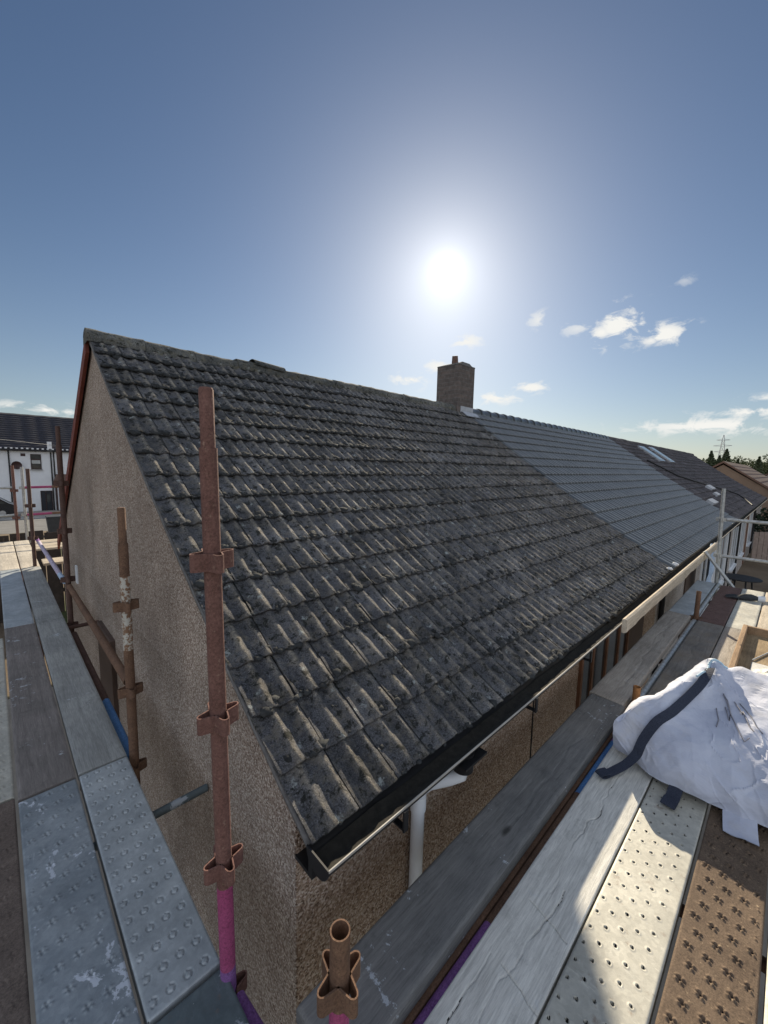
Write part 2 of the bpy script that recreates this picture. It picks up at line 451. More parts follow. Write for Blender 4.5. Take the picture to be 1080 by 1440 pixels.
def m_rust(name, lo, hi, flake, amt=0.6):
    k = Mat(name, 0.88, 0.0, 0.3)
    col = k.ramp(k.noise(9, 8, 0.7), [(0.3, lo), (0.7, hi)])
    col = k.mix(0.8, col, k.ramp(k.noise(150, 5, 0.75), [(0.3, 0.45), (0.5, 1.0), (0.72, 1.6)]), 'MULTIPLY')
    col = k.mix(k.ramp(k.noise(60, 6, 0.7), [(0.60, 0.0), (0.70, amt)]), col, flake)
    col = k.mix(k.ramp(k.noise(28, 6, 0.7), [(0.58, 0.0), (0.72, 0.7)]), col, tuple(c * 0.45 for c in lo[:3]) + (1,))
    k.bump(k.noise(140, 6, 0.7), 0.5, 0.003)
    return k.done(col)
M['rust_deck'] = m_rust('rusty_batten', (0.095, 0.066, 0.046, 1), (0.175, 0.125, 0.086, 1), (0.50, 0.38, 0.24, 1))
M['rust_brown'] = m_rust('brown_rusty_batten', (0.11, 0.086, 0.072, 1), (0.19, 0.15, 0.125, 1), (0.34, 0.29, 0.24, 1), 0.4)
M['rust_far'] = m_rust('dark_rusty_batten', (0.10, 0.06, 0.05, 1), (0.16, 0.10, 0.085, 1), (0.24, 0.17, 0.14, 1), 0.3)
M['tube_red'] = m_rust('red_oxide_tube', (0.125, 0.062, 0.050, 1), (0.205, 0.108, 0.088, 1), (0.42, 0.30, 0.22, 1), 0.5)
M['tube_brown'] = m_rust('brown_rusty_tube', (0.105, 0.062, 0.042, 1), (0.20, 0.115, 0.072, 1), (0.36, 0.23, 0.13, 1), 0.5)
M['tube_dark'] = m_rust('dark_rusty_tube', (0.075, 0.045, 0.038, 1), (0.13, 0.078, 0.062, 1), (0.22, 0.15, 0.11, 1), 0.4)
M['tube_orange'] = m_rust('orange_rusty_tube', (0.26, 0.12, 0.05, 1), (0.42, 0.21, 0.08, 1), (0.5, 0.3, 0.14, 1), 0.5)
M['pink'] = m_rust('pink_paint', (0.27, 0.050, 0.125, 1), (0.36, 0.08, 0.18, 1), (0.30, 0.13, 0.17, 1), 0.3)
M['purple'] = m_rust('purple_paint', (0.17, 0.075, 0.22, 1), (0.26, 0.12, 0.32, 1), (0.2, 0.1, 0.2, 1), 0.3)
M['lilac'] = m_rust('faded_lilac_paint', (0.42, 0.36, 0.48, 1), (0.52, 0.47, 0.56, 1), (0.3, 0.24, 0.26, 1), 0.4)
M['blue'] = m_rust('blue_paint', (0.07, 0.17, 0.38, 1), (0.11, 0.25, 0.5, 1), (0.2, 0.22, 0.3, 1), 0.3)
M['paleblue'] = m_rust('pale_blue_paint', (0.36, 0.47, 0.62, 1), (0.46, 0.56, 0.70, 1), (0.5, 0.5, 0.5, 1), 0.3)
def m_flaky():
    k = Mat('flaking_white_paint', 0.85, 0, 0.3)
    col = k.ramp(k.noise(45, 7, 0.7), [(0.47, (0.22, 0.13, 0.08, 1)), (0.53, (0.50, 0.48, 0.42, 1))])
    k.bump(k.noise(80, 6, 0.7), 0.5, 0.003)
    return k.done(col)
M['flaky'] = m_flaky()

def m_timber(name, lo, hi, axis='x', splash=0.0, seed=0.0, tan=None):
    k = Mat(name, 0.88, 0, 0.25)
    sc = (0.06, 1.0, 1.0) if axis == 'x' else (1.0, 0.06, 1.0)
    v = k.mapv(sc, (0, 0, seed * 0.02))
    broad = k.ramp(k.noise(3.2, 6, 0.62), [(0.3, lo), (0.7, hi)])
    gr = k.noise(170, 8, 0.75, v, 0.4)
    col = k.mix(0.65, broad, k.ramp(gr, [(0.28, 0.45), (0.5, 0.98), (0.72, 1.45)]), 'MULTIPLY')
    gb = k.noise(22, 6, 0.7, v, 1.1)
    col = k.mix(0.38, col, k.ramp(gb, [(0.32, 0.55), (0.62, 1.25)]), 'MULTIPLY')
    if tan: col = k.mix(k.ramp(k.noise(4.5, 6, 0.65), [(0.45, 0.0), (0.7, 0.65)]), col, tan)
    dirt = k.ramp(k.noise(6, 9, 0.78), [(0.55, 0.0), (0.75, 0.6)])
    col = k.mix(dirt, col, tuple(c * 0.4 for c in lo[:3]) + (1,))
    kn = k.vor(3.1, 'Distance', vec=k.mapv((0.5, 1.3, 1) if axis == 'x' else (1.3, 0.5, 1)))
    col = k.mix(k.ramp(kn, [(0.035, 0.8), (0.075, 0.0)]), col, (0.03, 0.028, 0.026, 1))
    if splash:
        a = k.noise(4.4, 9, 0.7, None, 0.8)
        pk = k.ramp(k.math('ADD', a, k.math('MULTIPLY', k.noise(45, 4), 0.3)), [(0.775, 0.0), (0.80, splash)])
        col = k.mix(pk, col, (0.50, 0.54, 0.58, 1))
    k.bump(gr, 0.5, 0.004); k.bump(gb, 0.3, 0.004)
    return k.done(col)
M['wood_grey_y'] = m_timber('grey_board', (0.25, 0.26, 0.255, 1), (0.37, 0.375, 0.36, 1), 'y', 0.8)
M['wood_brown_y'] = m_timber('brown_board', (0.17, 0.155, 0.145, 1), (0.255, 0.23, 0.215, 1), 'y', 0.7, 3)
M['wood_pale_y'] = m_timber('pale_board', (0.40, 0.36, 0.30, 1), (0.55, 0.50, 0.42, 1), 'y', 0, 2)
M['wood_dark_x'] = m_timber('dark_grey_board', (0.135, 0.135, 0.132, 1), (0.215, 0.21, 0.20, 1), 'x', 0.7)
M['wood_white_x'] = m_timber('bleached_board', (0.54, 0.53, 0.49, 1), (0.67, 0.655, 0.60, 1), 'x', 0.2, 1)
M['wood_mid_x'] = m_timber('mid_grey_board', (0.27, 0.245, 0.215, 1), (0.40, 0.365, 0.32, 1), 'x', 0.2, 4)
M['wood_stained_x'] = m_timber('stained_board', (0.13, 0.122, 0.11, 1), (0.24, 0.225, 0.205, 1), 'x', 0, 5, (0.2, 0.16, 0.11, 1))
M['wood_pale_x'] = m_timber('pale_straw_board', (0.42, 0.36, 0.28, 1), (0.55, 0.48, 0.38, 1), 'x', 0, 6)
M['crack'] = plain('dark_split_in_wood', (0.045, 0.042, 0.038, 1), 0.95)
M['ply'] = m_timber('dirty_plywood', (0.20, 0.14, 0.08, 1), (0.36, 0.27, 0.16, 1), 'x', 0, 7)
M['tray_rim'] = m_timber('brown_tray_rim', (0.26, 0.17, 0.10, 1), (0.38, 0.26, 0.16, 1), 'x', 0, 8)
M['frame_brown'] = plain('brown_stained_frame', (0.16, 0.07, 0.035, 1), 0.6, 0.3, 9)
M['panel_brown'] = plain('dark_brown_panel', (0.085, 0.055, 0.042, 1), 0.7, 0.2, 6)
M['barge'] = plain('red_brown_bargeboard', (0.17, 0.045, 0.03, 1), 0.75, 0.3, 8)
M['black_plastic'] = plain('black_plastic', (0.012, 0.012, 0.013, 1), 0.45, 0.4, 10)
M['gutter_silt'] = plain('gutter_silt', (0.02, 0.018, 0.014, 1), 1.0, 0.5, 30, bump=0.8)
M['gutter_lip'] = plain('weathered_gutter_lip', (0.38, 0.36, 0.32, 1), 0.5, 0.2, 15)
M['white_plastic'] = plain('white_plastic', (0.74, 0.76, 0.78, 1), 0.4, 0.06, 5)
M['lead'] = plain('lead_flashing', (0.42, 0.44, 0.47, 1), 0.6, 0.2, 8)
M['dark_frame'] = plain('dark_window_frame', (0.05, 0.022, 0.02, 1), 0.5, 0.2, 8)
M['dark_door'] = plain('dark_door_paint', (0.02, 0.022, 0.03, 1), 0.45, 0.2, 6)
M['terracotta'] = plain('terracotta', (0.16, 0.10, 0.08, 1), 0.85, 0.3, 14)
def m_glass():
    k = Mat('window_glass', 0.06, 0, 0.7)
    return k.done(k.ramp(k.noise(1.5, 3), [(0.3, (0.02, 0.025, 0.028, 1)), (0.7, (0.05, 0.058, 0.06, 1))]))
M['glass'] = m_glass()
M['strap'] = None
def m_fabric():
    k = Mat('woven_white_sack', 0.8, 0, 0.3)
    col = k.ramp(k.noise(5, 7, 0.65), [(0.3, (0.45, 0.475, 0.57, 1)), (0.7, (0.57, 0.60, 0.69, 1))])
    col = k.mix(k.ramp(k.noise(3.1, 8, 0.7), [(0.52, 0.0), (0.75, 0.55)]), col, (0.46, 0.42, 0.36, 1))
    col = k.mix(k.ramp(k.noise(24, 8, 0.75), [(0.66, 0.0), (0.74, 0.55)]), col, (0.16, 0.15, 0.16, 1))
    wv = k.N.new('ShaderNodeTexWave'); wv.inputs['Scale'].default_value = 130; wv.inputs['Distortion'].default_value = 1.0; k.L.new(k.mapv((0.3, 1, 0.4)), wv.inputs['Vector'])
    k.bump(k.noise(13, 4, 0.5, None, 0.5), 0.30, 0.02); k.bump(wv.outputs['Fac'], 0.06, 0.001)
    col = k.mix(0.10, col, k.ramp(wv.outputs['Fac'], [(0, 0.8), (1, 1.1)]), 'MULTIPLY')
    return k.done(col)
M['fabric'] = m_fabric()
def m_strap():
    k = Mat('navy_webbing', 0.85, 0, 0.3)
    w = k.vor(260, 'Distance')
    k.bump(w, 0.6, 0.002)
    return k.done(k.ramp(w, [(0.1, (0.012, 0.015, 0.028, 1)), (0.6, (0.042, 0.05, 0.075, 1))]))
M['strap'] = m_strap()
M['stitch'] = plain('pale_blue_stitching', (0.45, 0.60, 0.70, 1), 0.8, 0.2, 40)
M['marker'] = plain('grey_marker_scrawl', (0.26, 0.255, 0.28, 1), 0.8, 0.2, 40)
M['film'] = plain('crumpled_film', (0.66, 0.64, 0.58, 1), 0.5, 0.2, 20)
M['black_rubber'] = plain('black_rubber', (0.015, 0.015, 0.016, 1), 0.6, 0.3, 12)
M['glove'] = plain('dark_glove', (0.035, 0.04, 0.045, 1), 0.85, 0.4, 40, bump=0.5)
M['car_paint'] = plain('dark_car_paint', (0.025, 0.026, 0.03, 1), 0.25, 0.1, 3, 0.2)
M['chrome'] = plain('silver_trim', (0.55, 0.56, 0.57, 1), 0.25, 0.1, 6, 0.7)
M['bin'] = plain('dark_grey_bin', (0.05, 0.055, 0.06, 1), 0.6, 0.2, 6)
M['fence'] = plain('pale_fence_board', (0.40, 0.31, 0.26, 1), 0.85, 0.2, 9)
M['fence_dark'] = plain('dark_fence_board', (0.05, 0.04, 0.035, 1), 0.85, 0.3, 9)
M['cable'] = plain('black_cable', (0.01, 0.01, 0.01, 1), 0.6)
M['wire'] = plain('grey_wire', (0.3, 0.31, 0.32, 1), 0.6)
M['steel_far'] = plain('grey_lattice_steel', (0.42, 0.43, 0.45, 1), 0.6)
def m_leaf(name, lo, hi, sc=3):
    k = Mat(name, 0.75, 0, 0.3)
    col = k.ramp(k.noise(sc, 5, 0.7), [(0.3, lo), (0.7, hi)])
    return k.done(col)
M['leaf'] = m_leaf('broad_leaf', (0.06, 0.078, 0.035, 1), (0.115, 0.135, 0.055, 1), 0.6)
M['needle'] = m_leaf('conifer_needle', (0.05, 0.066, 0.036, 1), (0.085, 0.105, 0.05, 1), 0.6)
M['shrub'] = m_leaf('bright_shrub_leaf', (0.16, 0.18, 0.03, 1), (0.33, 0.33, 0.06, 1), 20)
M['bark'] = plain('bark', (0.06, 0.045, 0.035, 1), 0.9, 0.3, 6)
M['hedge'] = m_leaf('hedge_leaf', (0.014, 0.024, 0.014, 1), (0.03, 0.05, 0.026, 1), 2)
def m_ground():
    k = Mat('earth_and_grass', 0.95, 0, 0.2)
    col = k.ramp(k.noise(0.6, 8, 0.68), [(0.35, (0.13, 0.10, 0.07, 1)), (0.6, (0.20, 0.155, 0.11, 1))])
    col = k.mix(k.ramp(k.noise(0.12, 5, 0.6), [(0.52, 0.0), (0.58, 0.85)]), col, (0.06, 0.085, 0.03, 1))
    k.bump(k.noise(14, 8, 0.7), 0.6, 0.03)
    return k.done(col)
M['ground'] = m_ground()
M['slabs'] = plain('concrete_path', (0.30, 0.275, 0.24, 1), 0.9, 0.2, 2.2, bump=0.3)
M['asphalt'] = plain('pale_worn_asphalt', (0.15, 0.15, 0.15, 1), 0.95, 0.2, 1.2, bump=0.3)
M['kerb'] = plain('concrete_kerb', (0.42, 0.41, 0.39, 1), 0.9, 0.15, 2)

# ------------------------------------------------------------------ the setting: ground, path, road
def gz(y):
    return float(np.interp(y, [9.0, 46.0], [0.0, -1.1]))
mb = MB()
ys = [-1500, -400, -60, -20, -6, 0, 4, 9, 14, 20, 26, 32, 38, 46, 60, 100, 400, 1500]
xs = [-1500, -400, -100, -40, -10, 0, 10, 20, 30, 45, 70, 150, 400, 1500]
mb.grid(np.array([[(x, y, gz(y)) for y in ys] for x in xs], float))
props(mb.build('ground', M['ground']), kind='structure')
def strip(name, x0, x1, y0, y1, mat, lift):
    b = MB(); yy = np.linspace(y0, y1, 7)
    b.grid(np.array([[(x, y, gz(y) + lift) for y in yy] for x in np.linspace(x0, x1, 9)], float))
    props(b.build(name, mat), kind='structure')
strip('road', -60, 90, 30.5, 39.5, M['asphalt'], 0.004)
strip('pavement', -60, 90, 39.62, 45.9, M['slabs'], 0.10)
b = MB(); b.box((-60, 39.5, gz(39.5) - 0.1), (90, 39.62, gz(39.5) + 0.115)); props(b.build('kerb', M['kerb']), kind='structure')
b = MB(); b.box((-8, 0.9, -0.1), (0.6, 8.0, 0.02)); b.box((0.6, -1.2, -0.1), (17.0, 1.0, 0.02)); props(b.build('path', M['slabs']), kind='structure')

# ------------------------------------------------------------------ the tiled roofs of the row
PITCH = R(34.5)
CP, SP = math.cos(PITCH), math.sin(PITCH)
EY, EZ = 1.060, 2.340                 # tail of the lowest course
RY = 4.625                            # ridge line
WLEN = (RY - EY) / CP                 # slope length
RZ = EZ + WLEN * SP
def roofP(x, w, h):
    w = np.asarray(w, float)
    h = h - 0.046 * np.sin(np.pi * np.clip(w / WLEN, 0, 1)) + 0.032 * np.clip(1 - w / 1.25, 0, 1) ** 2   # old rafters sag, the eave is kicked up
    return np.stack([x, EY + w * CP - h * SP, EZ + w * SP + h * CP], -1)

def tile_field(mb, x0, n, cw, ncourse, gauge, roll, th, seed, jit=1.0, nu=15, rough=0.0022, skip=None, w0=0.0, rw=0.38):
    """one sheet of separate interlocking tiles; returns the per-vertex tint"""
    r = np.random.default_rng(seed)
    gap = 0.034
    u = np.concatenate([np.linspace(0, 1, nu)])
    prof = np.zeros(nu)
    def bumpf(c, w): return np.clip(np.cos((u - c) / w * math.pi), 0, None) ** 1.25 * (np.abs(u - c) < w / 2)
    prof = roll * (bumpf(0.42, rw) + 0.95 * bumpf(0.89, rw * .92) + 0.30 * bumpf(0.0, 0.22))
    wr = np.array([0.22, 0.0, 0.0, 0.014, 0.25, 0.55, 0.85, 1.18])
    tints = []; crests = []
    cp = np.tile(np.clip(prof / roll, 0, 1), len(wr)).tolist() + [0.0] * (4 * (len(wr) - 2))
    for j in range(ncourse):
        for i in range(n):
            if skip and skip(i, j): continue
            X = x0 + i * cw + (u * (1 - gap) + gap * 0.5) * cw
            wj = w0 + j * gauge + r.normal(0, 0.0022) * jit
            zj = r.normal(0, 0.0016) * jit; tilt = r.normal(0, 0.010) * jit; yaw = r.normal(0, 0.006) * jit
            P = np.zeros((len(wr), nu, 3))
            for a, f in enumerate(wr):
                hh = prof + th * (1 - f) + zj + tilt * (u - 0.5) * cw
                ww = np.full(nu, wj + f * gauge) + yaw * (u - 0.5) * cw * 3
                if a == 0: hh = prof * 0.9 + th * 0.30 + zj - 0.004
                if a == 1: hh = prof * 0.95 + th * 0.30 + zj + tilt * (u - 0.5) * cw
                if a == 2: hh = hh - 0.0025; ww = ww + 0.001
                xx = X.copy()
                if rough > 0:
                    ww = ww + (rough * 1.4 * fbm(X * 60, np.full(nu, wj * 7.0 + f), seed) if 0 < a < 4 else 0)
                    hh = hh + rough * 2.2 * fbm(X * 34 + 3.1, ww * 34, seed + 5, 3)
                P[a] = roofP(xx, ww, hh)
            mb.grid(P[::-1].copy(), 0, True)
            # the open side edges
            for side in (0, nu - 1):
                E = P[2:, side]; D = E.copy(); D[:, 1] += 0.012 * SP; D[:, 2] -= 0.012 * CP
                q = np.stack([E, D], 1) if side == 0 else np.stack([D, E], 1)
                mb.grid(q, 0, False)
            nv = len(wr) * nu + 2 * 2 * (len(wr) - 2)
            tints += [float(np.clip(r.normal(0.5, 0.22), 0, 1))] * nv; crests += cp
    return tints, crests

GAUGE = 0.2485
X0, X1, X2, X3 = 0.701, 6.489, 15.01, 30.9       # verge, party lines, far gable
house1 = thing('bungalow', 'nearest bungalow with mossy grey tiled roof, brick chimney and brown pebbledash gable', 'house', (3.6, 4.625, 0), 'terraced bungalows in the row')
house2 = thing('bungalow', 'middle bungalow of the terrace under the smooth slate grey tiled roof', 'house', (10.7, 4.625, 0), 'terraced bungalows in the row')
house3 = thing('bungalow', 'far bungalow of the terrace with brown grey roof, pale rooflights and a cable down it', 'house', (22.9, 4.625, 0), 'terraced bungalows in the row')

mb = MB()
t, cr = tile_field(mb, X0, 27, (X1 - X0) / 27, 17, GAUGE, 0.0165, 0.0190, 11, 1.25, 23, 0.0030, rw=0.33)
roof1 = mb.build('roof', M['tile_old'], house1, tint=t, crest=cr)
mb = MB()
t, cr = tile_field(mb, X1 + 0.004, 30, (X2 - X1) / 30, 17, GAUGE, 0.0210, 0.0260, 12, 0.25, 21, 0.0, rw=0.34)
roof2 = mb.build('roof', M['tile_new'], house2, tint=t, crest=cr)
mb = MB()
t, cr = tile_field(mb, X2 + 0.004, 62, (X3 - X2) / 62, 17, GAUGE, 0.018, 0.026, 13, 0.9, 9, 0.0)
roof3 = mb.build('roof', M['tile_far'], house3, tint=t, crest=cr)

def under_roof(h, x0, x1, mat, name='roof_underlay'):
    b = MB()
    # felt just under the tiles of the front slope, and the whole rear slope
    wv = np.linspace(0.01, WLEN, 16)
    Q = np.stack([roofP(np.full(16, x), wv, np.full(16, -0.012)) for x in (x0, x1)], 0)
    P = np.stack([roofP(np.full(16, x), wv, np.full(16, -0.030)) for x in (x0, x1)], 0)
    b.grid(Q); b.grid(P[::-1].copy()); b.grid(np.stack([P[0], Q[0]], 0)); b.grid(np.stack([Q[1], P[1]], 0))
    b.build(name, M['felt'], h)
    b = MB()
    ry2 = 2 * RY - EY
    b.prism([(RY, RZ - 0.03), (RY, RZ + 0.01), (ry2, EZ + 0.02), (ry2, EZ - 0.02)], 'x', x0, x1)
    n = len(b.v)
    b.build('rear_roof', mat, h, tint=[0.5] * n)
under_roof(house1, X0 + 0.01, X1 - 0.002, M['tile_old'])
under_roof(house2, X1 + 0.002, X2 - 0.002, M['tile_new'])
under_roof(house3, X2 + 0.002, X3, M['tile_far'])

def ridge(h, x0, x1, step, rad, mat, collar, jit, seed, rough):
    r = np.random.default_rng(seed); b = MB(); x = x0; tint = []
    while x < x1 - 0.02:
        xe = min(x + step, x1); dz = r.normal(0, 0.004) * jit; dy = r.normal(0, 0.004) * jit
        nx, na = 7, 11
        P = np.zeros((nx, na, 3))
        for a in range(nx):
            for c in range(na):
                an = math.pi * (-0.08 + 1.16 * c / (na - 1))
                xx = x + 0.003 + (xe - x - 0.006) * a / (nx - 1)
                rr = rad + (collar if a == 0 or a == 1 else 0) + rough * float(fbm(xx * 25, an * 4, seed, 3))
                P[a, c] = (xx, RY + dy - math.cos(an) * rr * 1.12, RZ - 0.055 + dz + math.sin(an) * rr)
        b.grid(P, 0, True)
        b.add([P[0, c] for c in range(na)], [tuple(range(na))]); b.add([P[-1, c] for c in range(na)], [tuple(range(na - 1, -1, -1))])
        tint += [float(np.clip(r.normal(.5, .2), 0, 1))] * (nx * na + 2 * na)
        x = xe
    return b.build('ridge_tiles', mat, h, tint=tint)
ridge(house1, X0 - 0.02, X1 - 0.27, 0.465, 0.100, M['ridge'], 0.004, 1.0, 3, 0.014)
ridge(house2, X1 + 0.26, X2, 0.33, 0.105, M['tile_new'], 0.014, 0.3, 4, 0.0)
ridge(house3, X2, X3, 0.5, 0.11, M['tile_far'], 0.0, 1.0, 5, 0.0)
# the ridge tile that has lifted out of its bed
b = MB()
P = np.zeros((5, 9, 3))
for a in range(5):
    for c in range(9):
        an = math.pi * c / 8
        P[a, c] = (2.27 + 0.40 * a / 4, RY - 0.02 - math.cos(an) * 0.10, RZ + 0.035 - 0.025 * a / 4 + math.sin(an) * 0.055)
b.grid(P, 0, True); b.grid((P - np.array([0, 0, 0.014]))[::-1].copy(), 0, True)
b.build('loose_ridge_tile', M['ridge'], house1, 'lifted ridge tile lying askew on the ridge', tint=[0.4] * len(b.v))

# moss: cushions that sit along the tails and in the pans
def moss(h, n, seed, x0, x1):
    r = np.random.default_rng(seed); b = MB()
    ph = (1 + 5 ** .5) / 2
    iv = np.array([(-1, ph, 0), (1, ph, 0), (-1, -ph, 0), (1, -ph, 0), (0, -1, ph), (0, 1, ph), (0, -1, -ph), (0, 1, -ph), (ph, 0, -1), (ph, 0, 1), (-ph, 0, -1), (-ph, 0, 1)]) / 1.902
    fi = [(0, 11, 5), (0, 5, 1), (0, 1, 7), (0, 7, 10), (0, 10, 11), (1, 5, 9), (5, 11, 4), (11, 10, 2), (10, 7, 6), (7, 1, 8), (3, 9, 4), (3, 4, 2), (3, 2, 6), (3, 6, 8), (3, 8, 9), (4, 9, 5), (2, 4, 11), (6, 2, 10), (8, 6, 7), (9, 8, 1)]
    k = 0
    while k < n:
        x = r.uniform(x0, x1); w = r.uniform(0.0, WLEN)
        dens = 0.10 + 0.75 * (w / WLEN) ** 1.6
        if w < 0.55 and x > 2.2: dens += 0.30
        dens *= 0.45 + 1.1 * float(np.clip(0.5 + 1.6 * fbm(x * 0.9, w * 1.1, 44, 3), 0, 1))
        if r.uniform() > dens: continue
        j = math.floor(w / GAUGE); f = w / GAUGE - j
        if r.uniform() < 0.62: f = abs(r.normal(0, 0.07)); w = (j + f) * GAUGE
        tail = abs(f) < 0.2
        s = (r.gamma(2.2, 0.0034) + 0.0035) if tail else (r.gamma(2.0, 0.0021) + 0.0025)
        if w > 2.7 and x < 3.0: s *= 1.6
        s = min(s, 0.027)
        c = roofP(np.array(x), np.array(w), np.array(0.0165 * (1 - f) + 0.006))
        v = iv * s * r.uniform(0.55, 1.4, (12, 1)) * np.array([1.5, 1.2, 0.55])
        v = np.stack([v[:, 0], v[:, 1] * CP - v[:, 2] * SP, v[:, 1] * SP + v[:, 2] * CP], 1) + c
        b.add(v, fi, 0, True); k += 1
    o = b.build('moss', M['moss'], h); o['kind'] = 'stuff'
moss(house1, 9000, 21, X0 + 0.02, X1)

# mortar verge and undercloak along the gable
b = MB()
n = 80; P = np.zeros((n, 4, 3))
for a in range(n):
    w = -0.01 + (WLEN - 0.02) * a / (n - 1)
    k = 0.004 * float(fbm(w * 9, 0.3, 8, 3)); st = 0.012 * (1 - (w / GAUGE - math.floor(w / GAUGE)))
    for c, (xx, hh) in enumerate(((X0 + 0.05, -0.010), (X0 + 0.002 + k, -0.002 + 0.5 * st + k), (X0 + 0.006 + k, -0.030 - k), (X0 + 0.034, -0.040))):
        P[a, c] = roofP(np.array(xx), np.array(w), np.array(hh - 0.006))
b.grid(P, 0, True); b.build('verge', M['mortar'], house1)

# walls: gable end, front and rear
def walls(h, x0, x1, mat, gable_lo=False, gable_hi=False):
    b = MB(); yf, yr = 1.185, 2 * RY - 1.185
    ztop = EZ + (yf - EY) / CP * SP - 0.06; zr = RZ - 0.075
    b.prism([(yf, -0.3), (yr, -0.3), (yr, ztop), (RY, zr), (yf, ztop)], 'x', x0, x1)
    return b.build('wall', mat, h)
walls(house1, X0 + 0.032, X1 - 0.001, M['roughcast'])
b = MB(); b.box((X0 + 0.036, 1.1815, -0.3), (X1 - 0.001, 1.1845, EZ - 0.04)); b.build('front_roughcast', M['roughcast_brown'], house1)
walls(house2, X1 + 0.001, X2 - 0.001, M['roughcast_pale'])
walls(house3, X2 + 0.001, X3 - 0.03, M['roughcast_pale'])
# bargeboard: the red brown board below the rear verge
b = MB(); ry2 = 2 * RY - EY
b.prism([(RY + 0.02, RZ - 0.02), (ry2 + 0.02, EZ + 0.0), (ry2 + 0.02, EZ - 0.13), (RY + 0.02, RZ - 0.15)], 'x', X0 - 0.016, X0 + 0.012)
b.build('bargeboard', M['barge'], house1)
# soffit / fascia under the eave
def fascia(h, x0, x1, mat):
    b = MB(); b.box((x0, EY + 0.012, EZ - 0.15), (x1, EY + 0.034, EZ - 0.028)); b.box((x0, EY + 0.034, EZ - 0.15), (x1, 1.184, EZ - 0.135))
    b.build('fascia', mat, h)
fascia(house1, X0 + 0.03, X1 - 0.002, M['black_plastic'])
fascia(house2, X1 + 0.002, X2 - 0.002, M['white_plastic'])
fascia(house3, X2 + 0.002, X3, M['white_plastic'])

def gutter(h, x0, x1, mat, lip=None, cy=0.984, cz=2.374, r=0.060, silt=True, stop=True):
    g = MB(); n = 12
    P = np.zeros((2, n + 1, 3)); Q = np.zeros((2, n + 1, 3))
    for a, x in enumerate((x0, x1)):
        for c in range(n + 1):
            an = math.pi + math.pi * c / n
            P[a, c] = (x, cy + math.cos(an) * r, cz + math.sin(an) * r); Q[a, c] = (x, cy + math.cos(an) * (r - 0.004), cz + math.sin(an) * (r - 0.004))
    g.grid(P[::-1].copy(), 0, True); g.grid(Q, 0, True)
    g.box((x0, cy + r - 0.006, cz - 0.002), (x1, cy + r, cz + 0.004), 0)
    if stop:
        prof = [(cy + math.cos(math.pi + math.pi * c / n) * (r + 0.003), cz + math.sin(math.pi + math.pi * c / n) * (r + 0.003)) for c in range(n + 1)]
        prof += [(cy + r + 0.003, cz + 0.005), (cy - r - 0.003, cz + 0.005)]
        g.prism(prof, 'x', x0 - 0.006, x0)
    o = g.build('gutter', mat, h)
    e = MB(); e.box((x0 - 0.004, cy - r - 0.005, cz - 0.004), (x1, cy - r + 0.0015, cz + 0.0055), bev=0.0015)
    e.build('gutter_lip', lip or mat, o)
    if silt:
        s_ = MB(); m = 60; P = np.zeros((m, 5, 3))
        for a in range(m):
            for c in range(5):
                xx = x0 + 0.01 + (x1 - x0 - 0.02) * a / (m - 1); yy = cy - 0.042 + 0.084 * c / 4
                P[a, c] = (xx, yy, cz - 0.042 + 0.010 * float(fbm(xx * 8, yy * 30, 9, 3)) + 0.02 * abs(c - 2) / 2)
        s_.grid(P, 0, True); s_.build('silt', M['gutter_silt'], o)
    return o
g1 = gutter(house1, X0 - 0.004, X1, M['black_plastic'], M['gutter_lip'])
gutter(house2, X1, X2, M['black_plastic'], M['gutter_lip'], stop=False)
gutter(house3, X2, X3, M['black_plastic'], M['gutter_lip'], stop=False)
for x in (1.05, 2.16, 3.05):
    b = MB(); b.box((x - 0.012, 0.909, 2.285), (x + 0.012, 0.917, 2.372)); b.box((x - 0.012, 0.911, 2.290), (x + 0.012, 1.06, 2.298)); b.build('gutter_bracket', M['black_plastic'], g1)

# downpipe: black outlet under the gutter, white swan neck, white pipe on the wall
PX, PY = 1.40, 1.140
dp = MB()
dp.tube([(PX, PY, 0.03), (PX, PY, 2.065)], 0.033, 20)
dp.tube([(PX, PY, 2.00), (PX, PY, 2.085)], 0.039, 20)
pipe = dp.build('downpipe', M['white_plastic'], house1)
sn = MB()
sn.tube([(PX, PY, 2.07), (PX + .003, PY - .004, 2.11), (PX + .03, PY - .04, 2.150), (PX + .10, 1.03, 2.178), (PX + .135, .993, 2.20), (PX + .14, .985, 2.26)], 0.034, 18)
sn.build('swan_neck', M['white_plastic'], pipe)
ou = MB(); ou.tube([(PX + .14, .985, 2.235), (PX + .14, .985, 2.33)], 0.050, 20); ou.box((PX + .05, .910, 2.305), (PX + .23, 1.06, 2.316)); ou.build('gutter_outlet', M['black_plastic'], pipe)
b = MB(); b.tube([(PX, PY, 1.42), (PX, PY, 1.465)], 0.042, 20); b.box((PX - .042, PY + .018, 1.42), (PX + .042, 1.187, 1.465)); b.build('pipe_clip', M['white_plastic'], pipe)

